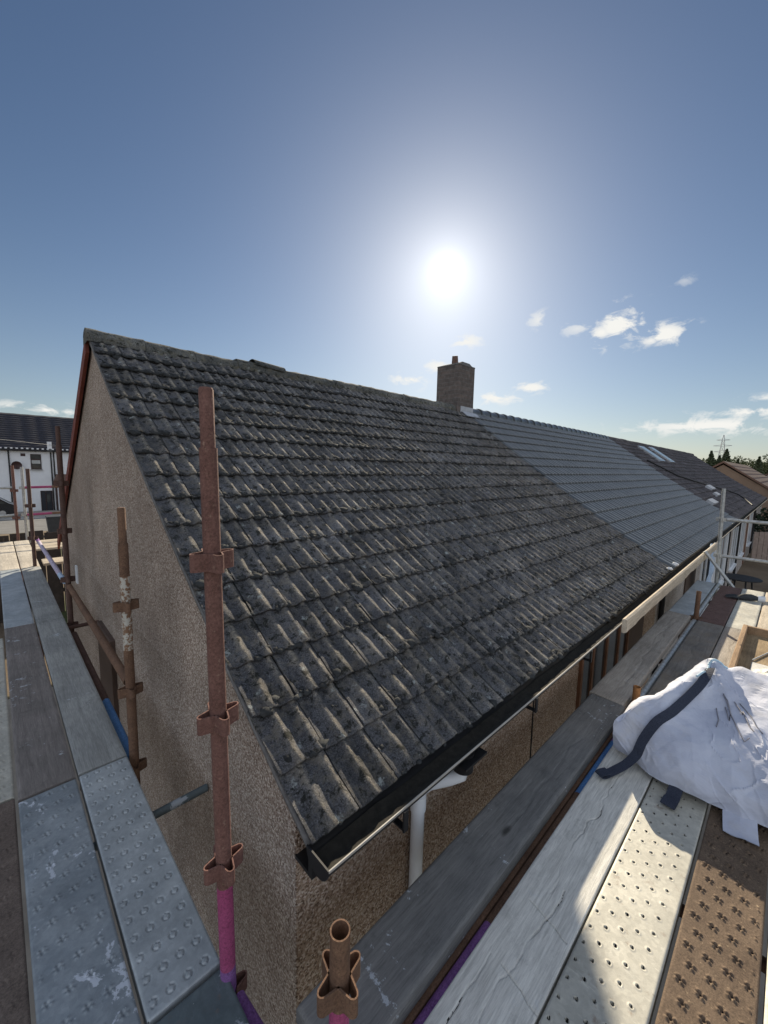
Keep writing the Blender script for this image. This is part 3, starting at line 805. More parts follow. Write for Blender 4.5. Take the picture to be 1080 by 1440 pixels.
# chimney on the ridge at the party line
CH = (6.225, 6.735, 4.486, 4.985)
b = MB(); x0, x1, y0, y1 = CH
b.box((x0, y0, RZ - 0.55), (x1, y1, 5.541)); ch = b.build('chimney', M['brick'], house1)
b = MB(); b.box((x0 - 0.006, y0 - 0.006, 5.543), (x1 + 0.006, y1 + 0.006, 5.569), bev=0.006)
b.prism([(x0 + 0.02, 5.568), (x1 - 0.02, 5.568), (x1 - 0.14, 5.618), (x0 + 0.14, 5.618)], 'y', y0 + 0.03, y1 - 0.03)
b.build('chimney_flaunching', M['mortar'], ch)
b = MB(); mt = Matrix.Rotation(R(-14), 3, 'Y') @ Matrix.Rotation(R(8), 3, 'X')
cx, cy = (x0 + x1) / 2 - 0.085, y0 + 0.22
pts = [(0, 0, 0.0), (0, 0, 0.05), (0, 0, 0.16)]
b.tube([mt @ Vector(p) + Vector((cx, cy, 5.591)) for p in pts], [0.064, 0.061, 0.052], 8, smooth=False, bore=0.034)
b.build('chimney_pot', M['terracotta'], ch)
b = MB()
fl = [(x0 + 0.12, -0.02), (x1 + 0.03, -0.02), (x1 + 0.03, 0.10), (x0 + 0.12, 0.05)]
w_ch = (y0 - EY) / CP
P = [roofP(np.array(x), np.array(w_ch + dw), np.array(hh)) for x, dw, hh in ((x0 + 0.10, -0.17, 0.036), (x1 + 0.05, -0.17, 0.036), (x1 + 0.05, -0.02, 0.040), (x0 + 0.10, -0.02, 0.040))]
b.add(P, [(0, 1, 2, 3)])
b.box((x0 + 0.10, y0 - 0.004, RZ - 0.14), (x1 + 0.004, y0 - 0.001, RZ + 0.02)); b.box((x1 + 0.001, y0, RZ - 0.14), (x1 + 0.004, y1, RZ + 0.06))
b.build('flashing', M['lead'], ch)

# openings of the front wall
def window(h, x0, x1, z0, z1, y, mull, fm, gm, depth=0.03):
    f = MB(); t = 0.045
    f.box((x0, y - depth, z0), (x0 + t, y, z1)); f.box((x1 - t, y - depth, z0), (x1, y, z1))
    f.box((x0 + t, y - depth, z1 - t), (x1 - t, y, z1)); f.box((x0 + t, y - depth, z0), (x1 - t, y, z0 + t))
    for m in mull: f.box((m - t / 2, y - depth + 0.003, z0 + t), (m + t / 2, y, z1 - t))
    f.box((x0 - 0.04, y - depth - 0.06, z0 - 0.05), (x1 + 0.04, y, z0 - 0.002))
    o = f.build('window', fm, h)
    p = MB(); p.box((x0 + t, y - 0.010, z0 + t), (x1 - t, y - 0.004, z1 - t)); p.build('pane', gm, o)
    return o
YF = 1.185
window(house1, 3.63, 5.12, 0.80, 2.18, YF, (3.95, 4.35, 4.75), M['frame_brown'], M['glass'])
b = MB(); b.box((5.12, YF - .018, 0.2), (5.80, YF, 2.18)); b.build('door', M['panel_brown'], house1)
b = MB(); b.box((8.58, YF - .02, 0.1), (9.58, YF, 2.18)); b.build('door', M['panel_brown'], house2)
window(house2, 10.3, 11.6, .75, 2.15, YF, (10.95,), M['white_plastic'], M['glass'])
window(house2, 12.85, 14.2, .75, 2.15, YF, (13.5,), M['white_plastic'], M['glass'])
for (x0, x1) in ((11.9, 12.1), (12.3, 12.43), (14.5, 14.85)):
    b = MB(); b.box((x0, YF - .04, 0.05), (x1, YF, 2.18)); b.build('door_surround', M['white_plastic'], house2)
for x in (16.2, 18.9, 22.5):
    window(house3, x, x + 1.4, .7, 2.1, YF, (x + .7,), M['white_plastic'], M['glass'])
for x in (18.2, 21.5, 25.5):
    b = MB(); b.box((x, YF - .02, 0.05), (x + 0.5, YF, 2.1)); b.build('door', M['white_plastic'] if x != 21.5 else M['frame_brown'], house3)
for hh, x in ((house2, 6.67), (house2, 14.7), (house3, 17.8), (house3, 24.8)):
    b = MB(); b.tube([(x, YF - .04, 0.05), (x, YF - .04, 2.15), (x, 1.0, 2.25), (x, .985, 2.31)], 0.033, 10); b.build('downpipe', M['black_plastic'], hh)
# thin cable stapled down the pebbledash
b = MB(); b.tube([(2.735, YF - .008, 2.2), (2.74, YF - .006, 1.85), (2.76, YF - .006, 1.0)], 0.006, 6); b.tube([(2.83, YF - .008, 2.2), (2.86, YF - .008, 2.02)], 0.006, 6); b.build('wall_cable', M['cable'], house1)
# boarded panel on the gable
b = MB(); b.box((0.692, 4.33, .85), (0.740, 4.98, 1.98), bev=0.004); pn = b.build('boarded_opening', M['panel_brown'], house1)
b = MB(); b.box((0.715, 6.50, 2.02), (0.738, 6.60, 2.26), bev=.003); b.build('wall_plate', M['white_plastic'], house1)

# rooflights and vents on the far roof
def on_roof(x, w, h): return Vector(roofP(np.array(float(x)), np.array(float(w)), np.array(float(h))))
for xa, xb, w0, w1 in ((17.7, 18.55, 3.05, 4.0), (19.5, 20.3, 3.05, 4.07)):
    b = MB(); q = [on_roof(x, w, h) for h in (0.0, 0.07) for x, w in ((xa, w0), (xb, w0), (xb, w1), (xa, w1))]
    b.add(q, [(0, 1, 5, 4), (1, 2, 6, 5), (2, 3, 7, 6), (3, 0, 4, 7), (4, 5, 6, 7)]); o = b.build('rooflight', M['chrome'], house3)
    b = MB(); b.add([on_roof(x, w, 0.075) for x, w in ((xa + .08, w0 + .08), (xb - .08, w0 + .08), (xb - .08, w1 - .08), (xa + .08, w1 - .08))], [(0, 1, 2, 3)]); b.build('pane', M['glass'], o)
for xa, xb, w0, w1 in ((15.06, 15.95, 0.69, 0.89), (17.8, 18.5, 0.95, 1.1), (18.7, 19.6, 1.27, 1.5)):
    b = MB(); q = [on_roof(x, w, h) for h, (da, db) in ((0.0, (0, 0)), (0.10, (0.0, 0.0))) for x, w in ((xa, w0), (xb, w0), (xb, w1), (xa, w1))]
    b.add(q, [(0, 1, 5, 4), (1, 2, 6, 5), (2, 3, 7, 6), (3, 0, 4, 7), (4, 5, 6, 7)]); b.build('roof_vent', M['lead'], house3)

cab = MB(); pts = [on_roof(x, w, 0.055) for x, w in ((15.7, 3.0), (16.2, 2.6), (16.7, 2.16), (18.2, 1.8), (20.2, 1.42), (22, 1.05), (22.8, 0.8), (22.6, 0.47), (21.5, 0.1))]
cab.tube(pts, 0.022, 8); props(cab.build('cable', M['cable']), 'black cable running down over the far brown grey roof', 'cable')

# weathered plank fixed along the eave in front of the gutter
b = MB(); n = 60
P = np.zeros((n, 9, 3))
for a in range(n):
    x = 3.76 + (9.25 - 3.76) * a / (n - 1); k = float(fbm(x * 3.0, 0.7, 31, 4)); dz = 0.006 * float(fbm(x * .8, 4.2, 33, 2))
    pr = [(0.874, 2.424), (0.870, 2.37), (0.871 + 0.004 * k, 2.320 + 0.022 * k), (0.890, 2.308 + 0.020 * k), (0.909, 2.31), (0.911, 2.37), (0.911, 2.426), (0.892, 2.434), (0.874, 2.424)]
    for c, (y, z) in enumerate(pr): P[a, c] = (x, y, z + dz)
b.grid(P[:, ::-1].copy(), 0, False)
for e in (0, n - 1): b.add([P[e, c] for c in range(8)], [tuple(range(8)) if e else tuple(range(7, -1, -1))])
props(b.build('plank', M['wood_pale_x']), 'long pale weathered plank fixed along the eave in front of the gutter', 'plank')

# ------------------------------------------------------------------ scaffold deck boards
DECK = 2.0
def ring_dimples(u, v, pu, pv, off=0.0):
    """slotted round dimples: u along, v across"""
    row = np.floor(u / pu); du = u - (row + .5) * pu
    dv = v - (np.floor(v / pv) + .5) * pv
    r = np.hypot(du, dv); an = np.arctan2(dv, du)
    g = -0.0058 * np.exp(-((r - 0.0120) / 0.0024) ** 2) * (np.abs(np.sin(2 * an + 0.5)) > 0.30)
    return g + 0.0012 * np.exp(-(r / 0.012) ** 4)
def petal_dimples(u, v, pu, pv, amp, stag=0.0):
    row = np.floor(u / pu); du = u - (row + .5) * pu
    vv = v + np.where(row % 2 == 0, 0.0, stag); dv = vv - (np.floor(vv / pv) + .5) * pv
    h = np.zeros_like(u)
    for k in range(4):
        a = math.pi / 2 * k + 0.6; pu_, pv_ = 0.0105 * math.cos(a), 0.0105 * math.sin(a)
        rr = np.hypot(du - pu_, dv - pv_)
        h += amp * np.exp(-(rr / 0.0056) ** 2)
        a2 = a + math.pi / 4; rr = np.hypot(du - 0.009 * math.cos(a2), dv - 0.009 * math.sin(a2))
        h -= amp * 0.8 * np.exp(-(rr / 0.0034) ** 2)
    return h - amp * 1.6 * np.exp(-(np.hypot(du, dv) / 0.0042) ** 2)
def holes(u, v, pu, pv):
    row = np.floor(u / pu); du = u - (row + .5) * pu
    vv = v + np.where(row % 2 == 0, 0.0, pv / 2); dv = vv - (np.floor(vv / pv) + .5) * pv
    r = np.hypot(du, dv)
    return 0.0018 * np.exp(-((r - 0.0068) / 0.003) ** 2) - 0.016 * (r < 0.0050)

def board(name, x0, x1, y0, y1, mat, label, group, thick=0.05, res=0.0032, pattern=None, along='x', wear=0.0010, cracks=(), edge=0.006, seed=1, dz=0.0, clip_end=True, rot=0.0, cat='board', cuts=()):
    L_, Wd = (x1 - x0, y1 - y0) if along == 'x' else (y1 - y0, x1 - x0)
    nu = max(4, int(L_ / res)); nv = max(6, int(Wd / res))
    U, V = np.meshgrid(np.linspace(0, L_, nu), np.linspace(0, Wd, nv), indexing='ij')
    h = wear * 2 * fbm(U * 2.2 + seed * 3.7, V * 6, seed, 3)
    inner = (np.minimum(V, Wd - V) > 0.016) & (np.minimum(U, L_ - U) > 0.02)
    if pattern is not None: h = h + np.where(inner, pattern(U, V - 0.5 * Wd + 0.1125), 0)
    for (v0, u0, u1, amp, wd, dep, sd) in cracks:      # a split along the grain
        line = v0 * Wd + amp * fbm(U * 5, np.full_like(U, sd * 1.3), sd, 4)
        m = (U > u0) & (U < u1)
        h = h - m * dep * np.exp(-((V - line) / wd) ** 2) * np.clip(0.75 + 1.3 * fbm(U * 9, V * 0, sd + 3, 3), 0, 1)
    for (uc, va, vb, wd, dep) in cuts:                 # a saw cut or butt across the board
        h = h - dep * ((V > va * Wd) & (V < vb * Wd)) * np.exp(-((U - uc - 0.06 * (V / Wd) - 0.006 * fbm(V * 30, U * 0, 7, 2)) / wd) ** 2)
    h = h - edge * np.clip(1 - np.minimum(V, Wd - V) / edge, 0, 1) ** 2 * 0.7
    h = h - edge * np.clip(1 - np.minimum(U, L_ - U) / edge, 0, 1) ** 2 * 0.5
    if rot: h = h + rot * (V - Wd / 2)
    Z = DECK + dz + h
    X, Y = (x0 + U, y0 + V) if along == 'x' else (x0 + V, y0 + U)
    P = np.stack([X, Y, Z], -1)
    if along != 'x': P = P[:, ::-1].copy()
    b = MB(); b.grid(P, 0, True)
    if pattern is not None or (cuts and cracks):        # deep faces coloured dark: painted shade in slots and holes, splits in wood
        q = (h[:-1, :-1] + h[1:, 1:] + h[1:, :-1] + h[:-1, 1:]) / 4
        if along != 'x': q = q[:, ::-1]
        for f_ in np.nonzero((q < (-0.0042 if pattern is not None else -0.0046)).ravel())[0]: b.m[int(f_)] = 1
    for line in (P[0], P[-1][::-1], P[:, 0][::-1], P[:, -1]):
        D = line.copy(); D[:, 2] = DECK + dz - thick
        b.grid(np.stack([D, line], 1), 0, False)
    z = DECK + dz - thick
    b.add([(x0, y0, z), (x1, y0, z), (x1, y1, z), (x0, y1, z)], [(3, 2, 1, 0)])
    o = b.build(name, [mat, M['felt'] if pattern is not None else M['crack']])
    return props(o, label, cat, group)
GB = 'scaffold boards of the deck along the gable'; GR = 'scaffold boards of the deck along the eave'
T, S_ = 'scaffold_board', 'steel_batten'
ringp = lambda u, v: ring_dimples(u, v, 0.0775, 0.0525)
board(S_, .230, .450, 1.197, 2.503, M['galv_blue'], 'galvanised steel batten with round slotted dimples beside the gable wall', GB, 0.063, 0.003, ringp, 'y', 0.0008, seed=3, cat='steel batten')
board(S_, -.010, .216, .12, 2.500, M['galv_paint'], 'grey steel batten of clustered dimples splashed with pale paint', GB, 0.063, 0.003, lambda u, v: petal_dimples(u, v, 0.092, 0.055, 0.0036, 0.02), 'y', 0.0010, seed=4, dz=-0.002, cat='steel batten')
board(S_, -.245, -.022, .12, 2.540, M['rust_brown'], 'dark brown rusted steel batten at the left edge of the photo', GB, 0.063, 0.0035, lambda u, v: petal_dimples(u, v, 0.085, 0.055, 0.0022, 0.02), 'y', 0.0010, seed=5, dz=0.002, cat='steel batten')
board(T, .228, .450, 2.520, 5.262, M['wood_grey_y'], 'grey timber scaffold board with pale splashes nearest the gable wall', GB, 0.040, 0.009, None, 'y', 0.0022, [(.45, .5, 2.6, .02, .005, .003, 3)], seed=6)
board(T, -.010, .216, 2.515, 5.266, M['wood_brown_y'], 'brownish timber scaffold board beyond the paint splashed batten', GB, 0.040, 0.009, None, 'y', 0.0022, [(.3, .2, 2.0, .015, .005, .003, 5)], seed=7, dz=0.003)
board(S_, -.245, -.022, 2.555, 5.00, M['galv_pale'], 'pale galvanised steel batten at left beside the brownish timber board', GB, 0.063, 0.006, ringp, 'y', 0.001, seed=8, cat='steel batten')
board(T, .228, .448, 5.278, 8.04, M['wood_grey_y'], 'grey timber board in shade beside the second brown standard of the gable', GB, 0.040, 0.014, None, 'y', 0.002, [(.5, .6, 1.9, .01, .008, .004, 6)], seed=9)
board(S_, -.010, .214, 5.280, 8.05, M['galv_blue'], 'pale blue grey steel batten with small dimples farther along the gable deck', GB, 0.063, 0.008, lambda u, v: petal_dimples(u, v, 0.075, 0.055, 0.004, 0.02), 'y', 0.001, seed=10, cat='steel batten')
board(T, .228, .446, 8.056, 10.78, M['wood_pale_y'], 'sunlit straw coloured board at the far end of the gable deck', GB, 0.040, 0.02, None, 'y', 0.002, seed=11)
board(T, -.010, .212, 8.064, 10.76, M['wood_pale_y'], 'sunlit pale board at the far left end of the gable deck', GB, 0.040, 0.02, None, 'y', 0.002, seed=12, dz=0.002)
board(S_, .232, .452, .660, 1.182, M['galv_teal'], 'dark teal steel infill plate at the corner by the pink banded standard', GB, 0.063, 0.004, None, 'y', 0.0010, seed=13, dz=-0.004, cat='steel batten')
# rear deck, along the back of the house
for k, (ya, yb) in enumerate(((8.22, 8.62), (9.62, 9.86), (9.88, 10.12), (10.14, 10.38), (10.40, 10.64))):
    nm = ['inner', 'first', 'second', 'third', 'outermost'][k]
    lab = ['sunlit pale board standing alone across the gap behind the gable'] + ['%s of four sunlit boards laid side by side on the rear deck' % w for w in ('nearest', 'second nearest', 'third nearest', 'farthest')]
    board(T, .50, 4.4, ya, yb, M['wood_pale_x'], lab[k], 'scaffold boards of the rear deck', 0.04, 0.03, None, 'x', 0.002, seed=20 + k)

# eave deck
board(T, .566, 3.112, .684, .912, M['wood_dark_x'], 'dark grey timber board with pale splashes nearest the eave wall', GR, 0.062, 0.006, None, 'x', 0.0022,
      [(.40, .9, 2.5, .03, .003, .004, 4), (.62, .1, 1.4, .02, .003, .003, 8), (.25, 1.5, 2.5, .02, .003, .004, 9)], 0.012, seed=31, dz=0.024)
board(T, 3.126, 5.745, .700, .928, M['wood_mid_x'], 'cracked mid grey board under the brown framed window', GR, 0.055, 0.008, None, 'x', 0.0022,
      [(.42, .1, 2.5, .05, .006, .005, 14), (.55, 1.2, 2.4, .03, .006, .004, 15)], seed=32, dz=0.020)
board(S_, 5.760, 7.86, .700, .928, M['galv_blue'], 'blue grey steel batten against the house at the far end of the eave deck', GR, 0.063, 0.008, lambda u, v: petal_dimples(u, v, 0.08, 0.055, 0.004, 0.02), 'x', 0.001, seed=33, cat='steel batten')
board(T, .24, 3.30, .392, .626, M['wood_white_x'], 'bleached split timber board half in sun beside the perforated batten', GR, 0.045, 0.0026, None, 'x', 0.002,
      [(.50, .3, 1.30, .05, .0024, .0075, 24), (.55, 1.25, 2.6, .05, .0022, .0065, 25), (.78, .2, .9, .04, .002, .006, 26)], 0.005, seed=34, cuts=[(.66, 0, .5, .0017, .0065), (.86, 0, .62, .0017, .0065), (1.12, .05, .75, .0017, .0065)])
board(T, 3.315, 5.700, .392, .626, M['wood_stained_x'], 'dark stained board behind the sack beside the ledger gap', GR, 0.045, 0.008, None, 'x', 0.002,
      [(.5, .2, 2.2, .05, .006, .005, 27)], seed=35)
board(S_, 5.715, 7.80, .392, .626, M['rust_far'], 'dark rusty steel batten at the foot of the galvanised standard', GR, 0.063, 0.008, lambda u, v: petal_dimples(u, v, 0.085, 0.055, 0.005, 0.02), 'x', 0.001, seed=36, cat='steel batten')
board(S_, .24, 2.84, .150, .384, M['galv_pale'], 'pale sunlit steel batten pierced with small round holes', GR, 0.063, 0.0032, lambda u, v: holes(u, v, 0.036, 0.085), 'x', 0.0010, seed=37, cat='steel batten')
board(T, 2.856, 5.700, .150, .384, M['wood_mid_x'], 'grey timber board between the sack and the mortar tray', GR, 0.045, 0.008, None, 'x', 0.002, [(.5, 1.2, 2.6, .03, .006, .004, 28)], seed=38)
board(S_, 5.715, 7.83, .150, .384, M['galv_pale'], 'pale galvanised steel batten with the dark glove lying on it', GR, 0.063, 0.008, lambda u, v: petal_dimples(u, v, 0.085, 0.055, 0.004, 0.02), 'x', 0.001, seed=39, cat='steel batten')
board(S_, .24, 3.00, -.084, .136, M['rust_deck'], 'sunlit rusty brown steel batten of clustered raised dimples', GR, 0.063, 0.003, lambda u, v: petal_dimples(u, v, 0.070, 0.0545, 0.0068, 0.018), 'x', 0.0010, seed=40, cat='steel batten')
board(T, 3.016, 5.700, -.084, .136, M['wood_mid_x'], 'timber board lying under the mortar tray', GR, 0.045, 0.012, None, 'x', 0.002, seed=41)
board(T, 5.715, 7.87, -.084, .136, M['wood_pale_x'], 'pale sunlit timber board at the far right end of the eave deck', GR, 0.045, 0.012, None, 'x', 0.002, seed=42)
board(S_, .24, 3.00, -.330, -.098, M['galv_pale'], 'galvanised steel batten just showing in the bottom right corner', GR, 0.063, 0.006, lambda u, v: holes(u, v, 0.036, 0.085), 'x', 0.001, seed=43, dz=0.003, cat='steel batten')
board(T, 3.016, 7.85, -.330, -.098, M['wood_mid_x'], 'outer timber board of the eave deck under the far side of the tray', GR, 0.045, 0.014, None, 'x', 0.002, seed=44)

# ------------------------------------------------------------------ scaffold standards and tubes
def pressing(x, y, z, parent, mat, hgt=0.052, rt=0.0242, turn=0.0):
    b = MB()
    for k in range(4):
        a = math.pi / 2 * k + turn
        d = Vector((math.cos(a), math.sin(a), 0)); tt = Vector((-d.y, d.x, 0))
        out = [(0.016, 0.0215), (0.055, 0.0115), (0.0610, 0.0060), (0.0628, 0.0), (0.0610, -0.0060), (0.055, -0.0115), (0.016, -0.0215)]
        inn = [(0.016, 0.0170), (0.053, 0.0082), (0.0578, 0.0042), (0.0590, 0.0), (0.0578, -0.0042), (0.053, -0.0082), (0.016, -0.0170)]
        o = Vector((x, y, 0)); n = len(out)
        vs = []
        for ring, zz in ((out, z - hgt / 2), (inn, z - hgt / 2), (out, z + hgt / 2), (inn, z + hgt / 2)):
            vs += [o + d * p + tt * q + Vector((0, 0, zz)) for p, q in ring]
        fs = []
        for i in range(n - 1):
            fs += [(i, i + 1, 2 * n + i + 1, 2 * n + i), (n + i + 1, n + i, 3 * n + i, 3 * n + i + 1), (2 * n + i, 2 * n + i + 1, 3 * n + i + 1, 3 * n + i), (i + 1, i, n + i, n + i + 1)]
        b.add(vs, fs)
    return b.build('v_pressing', mat, parent)

def standard(x, y, ztop, segs, vz, label, vmat, group='scaffold standards', spigot=None, lean=(0, 0), hollow=True, zbot=0.0):
    """segs: list of (z from, z to, material key, name)"""
    t = thing('scaffold_standard', label, 'standard', (x, y, zbot), group)
    P = lambda z: (x + lean[0] * (z - 2), y + lean[1] * (z - 2), z)
    for za, zb, mk, nm in segs:
        top = zb == ztop and spigot is None
        b = MB(); b.tube([P(za), P(zb)], 0.02415, 28, bore=0.0205 if (top and hollow) else 0.0); b.build(nm, M[mk], t)
    if spigot:
        b = MB(); b.tube([P(ztop), P(spigot - .006), P(spigot)], [0.0195, 0.0195, 0.0165], 24); b.build('spigot', M[segs[-1][2]], t)
    for z in vz: pressing(P(z)[0], P(z)[1], z, t, M[vmat])
    return t
standard(.455, 1.150, 3.716, [(0, 1.90, 'tube_red', 'tube'), (1.90, 2.03, 'purple', 'paint_band'), (2.03, 2.335, 'pink', 'paint_band'), (2.335, 3.716, 'tube_red', 'tube')],
         (3.395, 2.905, 2.405, 1.915), 'tall red brown standard with a pink band nearest the viewer at the gable corner', 'tube_red', spigot=3.88, lean=(-.010, .003))
standard(.487, 2.52, 3.225, [(0, 2.62, 'tube_brown', 'tube'), (2.62, 3.04, 'flaky', 'paint_band'), (3.04, 3.225, 'tube_brown', 'tube')],
         (2.875, 2.375, 1.90), 'rusty brown standard with flaking white paint in front of the gable wall', 'tube_brown', spigot=3.42)
standard(.50, 5.20, 3.80, [(0, 3.80, 'tube_dark', 'tube')], (3.42, 2.93, 2.42, 1.92), 'tall dark brown standard overlapping the left edge of the gable', 'tube_dark', spigot=3.99)
standard(.39, 8.10, 3.50, [(0, 3.50, 'tube_dark', 'tube')], (2.94, 2.44, 1.93), 'short dark brown standard at the far end of the lilac rail', 'tube_dark')
standard(.30, 10.9, 3.50, [(0, 2.5, 'tube_red', 'tube'), (2.5, 3.5, 'tube_red', 'tube')], (3.0, 2.45, 1.93), 'red brown standard paired with a galvanised one at the rear corner', 'tube_red')
standard(.44, 10.95, 3.47, [(0, 3.47, 'galv_tube', 'tube')], (3.05, 2.5, 1.93), 'galvanised standard at the rear corner beside the white house', 'galv_tube')
standard(.516, .640, 2.596, [(0, 2.40, 'pink', 'paint_band'), (2.40, 2.596, 'tube_brown', 'tube')], (2.452, 1.93), 'open topped standard with four flared pressings at the bottom of the photo', 'tube_brown')
standard(3.26, .655, 2.125, [(0, 2.125, 'tube_orange', 'tube')], (1.90,), 'orange rusty stub of standard poking up beside the sack', 'tube_orange')
standard(5.80, .655, 2.31, [(0, 2.31, 'tube_brown', 'tube')], (1.98,), 'thin brown standard stub between the far steel battens', 'tube_brown')
gp = standard(7.92, .700, 3.45, [(0, 3.45, 'galv_tube', 'tube')], (2.98, 2.42, 1.95), 'tall galvanised standard with rails at the far end of the eave deck', 'galv_tube', lean=(0, .03))

def rail(pts_bands, label, group=None, cat='rail', name='scaffold_tube', r=0.0242):
    """pts_bands: list of (p0, p1, material key)"""
    if len(pts_bands) == 1:
        b = MB(); b.tube([pts_bands[0][0], pts_bands[0][1]], r, 20, bore=0.0 if r < .02 else r * .83)
        return props(b.build(name, M[pts_bands[0][2]]), label, cat, group)
    t = thing(name, label, cat, pts_bands[0][0], group)
    for p0, p1, mk in pts_bands:
        b = MB(); b.tube([p0, p1], r, 20); b.build('paint_band' if mk not in ('tube_dark', 'tube_brown', 'galv_tube') else 'tube', M[mk], t)
    return t
rail([((.46, 8.60, 2.35), (.462, 8.2, 2.35), 'purple'), ((.462, 8.2, 2.35), (.484, 5.75, 2.355), 'lilac'), ((.484, 5.75, 2.355), (.487, 5.36, 2.357), 'paleblue')],
     'lilac and pale blue painted ledger running between the two dark standards', 'ledgers along the gable deck', 'ledger')
rail([((.50, 5.13, 2.36), (.492, 2.60, 2.392), 'tube_brown')], 'rusty flaking ledger running back from the flaking standard', 'ledgers along the gable deck', 'ledger')
rail([((.49, 4.9, 1.925), (.49, 3.35, 1.92), 'tube_dark'), ((.49, 3.35, 1.92), (.49, 2.60, 1.918), 'blue')], 'low ledger with a blue band below the grey board edge', 'ledgers along the gable deck', 'ledger')
rail([((.468, 1.11, 1.925), (.500, .70, 1.93), 'purple'), ((.500, .70, 1.93), (.512, .665, 1.93), 'tube_brown')], 'short purple tube joining the two nearest standards at the corner', None, 'ledger')
rail([((.32, 10.95, 3.055), (-3.2, 10.95, 3.03), 'galv_tube')], 'upper grey guard rail running left from the rear corner', 'guard rails of the rear deck')
rail([((.32, 10.95, 2.50), (-3.2, 10.95, 2.47), 'galv_tube')], 'lower grey guard rail running left from the rear corner', 'guard rails of the rear deck')
rail([((.47, 10.90, 3.06), (.88, 10.90, 3.066), 'pink'), ((.88, 10.90, 3.066), (4.4, 10.90, 3.09), 'tube_brown')], 'upper pink banded guard rail crossing before the white house', 'guard rails of the rear deck')
rail([((.47, 10.90, 2.50), (.86, 10.90, 2.51), 'pink'), ((.86, 10.90, 2.51), (4.4, 10.90, 2.55), 'tube_brown')], 'lower pink banded guard rail crossing before the street', 'guard rails of the rear deck')
rail([((.545, .647, 1.932), (1.25, .647, 1.932), 'purple'), ((1.25, .647, 1.932), (2.15, .647, 1.932), 'tube_brown'), ((2.15, .647, 1.932), (2.75, .647, 1.932), 'blue'), ((2.75, .647, 1.932), (3.22, .647, 1.932), 'purple')],
     'purple, rusty and blue banded ledger in the gap beside the bleached board', 'ledgers along the eave deck', 'ledger')
rail([((3.30, .660, 1.965), (5.76, .660, 1.965), 'galv_tube')], 'galvanised ledger in the gap beside the stained board', 'ledgers along the eave deck', 'ledger')
rail([((5.84, .665, 1.975), (7.88, .668, 1.985), 'galv_tube')], 'galvanised ledger beside the far rusty batten', 'ledgers along the eave deck', 'ledger')
rail([((7.92, .668, 2.985), (7.92, -2.2, 2.985), 'galv_tube')], 'upper galvanised guard rail across the end of the eave deck', 'guard rails of the eave deck')
rail([((7.92, .668, 2.425), (7.92, -2.2, 2.425), 'galv_tube')], 'lower galvanised guard rail across the end of the eave deck', 'guard rails of the eave deck')
rail([((7.86, .875, 2.47), (7.86, .44, 1.91), 'galv_tube')], 'slanting galvanised brace crossing the foot of the tall galvanised standard', None, 'brace')
# wall tie brackets: transoms that reach from the deck to the pebbledash
for y, zz, nm in ((2.06, 1.925, 'grey transom end reaching from the deck to the gable near its corner'), (5.10, 1.93, 'dark transom end reaching the gable beyond the boarded opening')):
    rail([((.20, y, zz), (.725, y, zz), 'galv_teal' if y < 3 else 'tube_dark')], nm, 'transom ends against the gable', 'transom', r=0.0195)
for k, x in enumerate((1.9, 4.4, 7.0)):
    w = ('nearest', 'middle', 'farthest')[k]
    rail([((x, -.5, 1.905), (x, .95, 1.905), 'tube_dark')], '%s of the dark transoms that carry the eave deck from below' % w, 'transoms under the eave deck', 'transom')
b = MB(); b.box((.57, .673, 1.80), (3.2, .700, 1.948), bev=.004); props(b.build('bearer', M['tube_brown']), 'brown bearer showing in the gap beside the dark grey board', 'bearer')

# ------------------------------------------------------------------ the woven sack on the deck
def catmull(pts, n):
    pts = np.array(pts, float); m = len(pts); out = []
    for tt in np.linspace(0, m - 1 - 1e-6, n):
        i = int(tt); f = tt - i
        p0, p1, p2, p3 = pts[max(i - 1, 0)], pts[i], pts[min(i + 1, m - 1)], pts[min(i + 2, m - 1)]
        out.append(0.5 * ((2 * p1) + (-p0 + p2) * f + (2 * p0 - 5 * p1 + 4 * p2 - p3) * f * f + (-p0 + 3 * p1 - 3 * p2 + p3) * f ** 3))
    return np.array(out)
sack = thing('rubble_sack', 'white woven rubble sack slumped on the deck with navy lifting straps', 'sack', (2.9, .1, DECK))
hem = [(2.56, .600, 2.035), (2.50, .50, 2.03), (2.455, .37, 2.04), (2.45, .21, 2.05), (2.45, .10, 2.045), (2.46, -.07, 2.055), (2.46, -.30, 2.05), (2.50, -.62, 2.02)]
low = [(2.52, .605, 2.12), (2.49, .52, 2.10), (2.475, .37, 2.13), (2.48, .20, 2.15), (2.49, .08, 2.16), (2.50, -.08, 2.17), (2.50, -.32, 2.17), (2.53, -.65, 2.12)]
mid = [(2.49, .590, 2.20), (2.55, .525, 2.24), (2.60, .37, 2.27), (2.70, .20, 2.29), (2.74, .06, 2.31), (2.76, -.08, 2.33), (2.76, -.32, 2.33), (2.76, -.66, 2.22)]
rim = [(2.50, .578, 2.25), (2.63, .507, 2.345), (2.74, .388, 2.415), (3.08, .268, 2.445), (3.18, .238, 2.49), (3.24, .165, 2.435), (3.21, -.01, 2.490), (3.18, -.66, 2.40)]
bk1 = [(2.56, .590, 2.24), (2.72, .54, 2.32), (2.86, .43, 2.37), (3.16, .34, 2.40), (3.28, .30, 2.42), (3.34, .20, 2.38), (3.36, .0, 2.42), (3.32, -.66, 2.34)]
bk2 = [(2.64, .612, 2.12), (2.84, .60, 2.16), (3.02, .53, 2.19), (3.30, .45, 2.21), (3.44, .38, 2.22), (3.54, .24, 2.22), (3.58, .0, 2.24), (3.52, -.66, 2.20)]
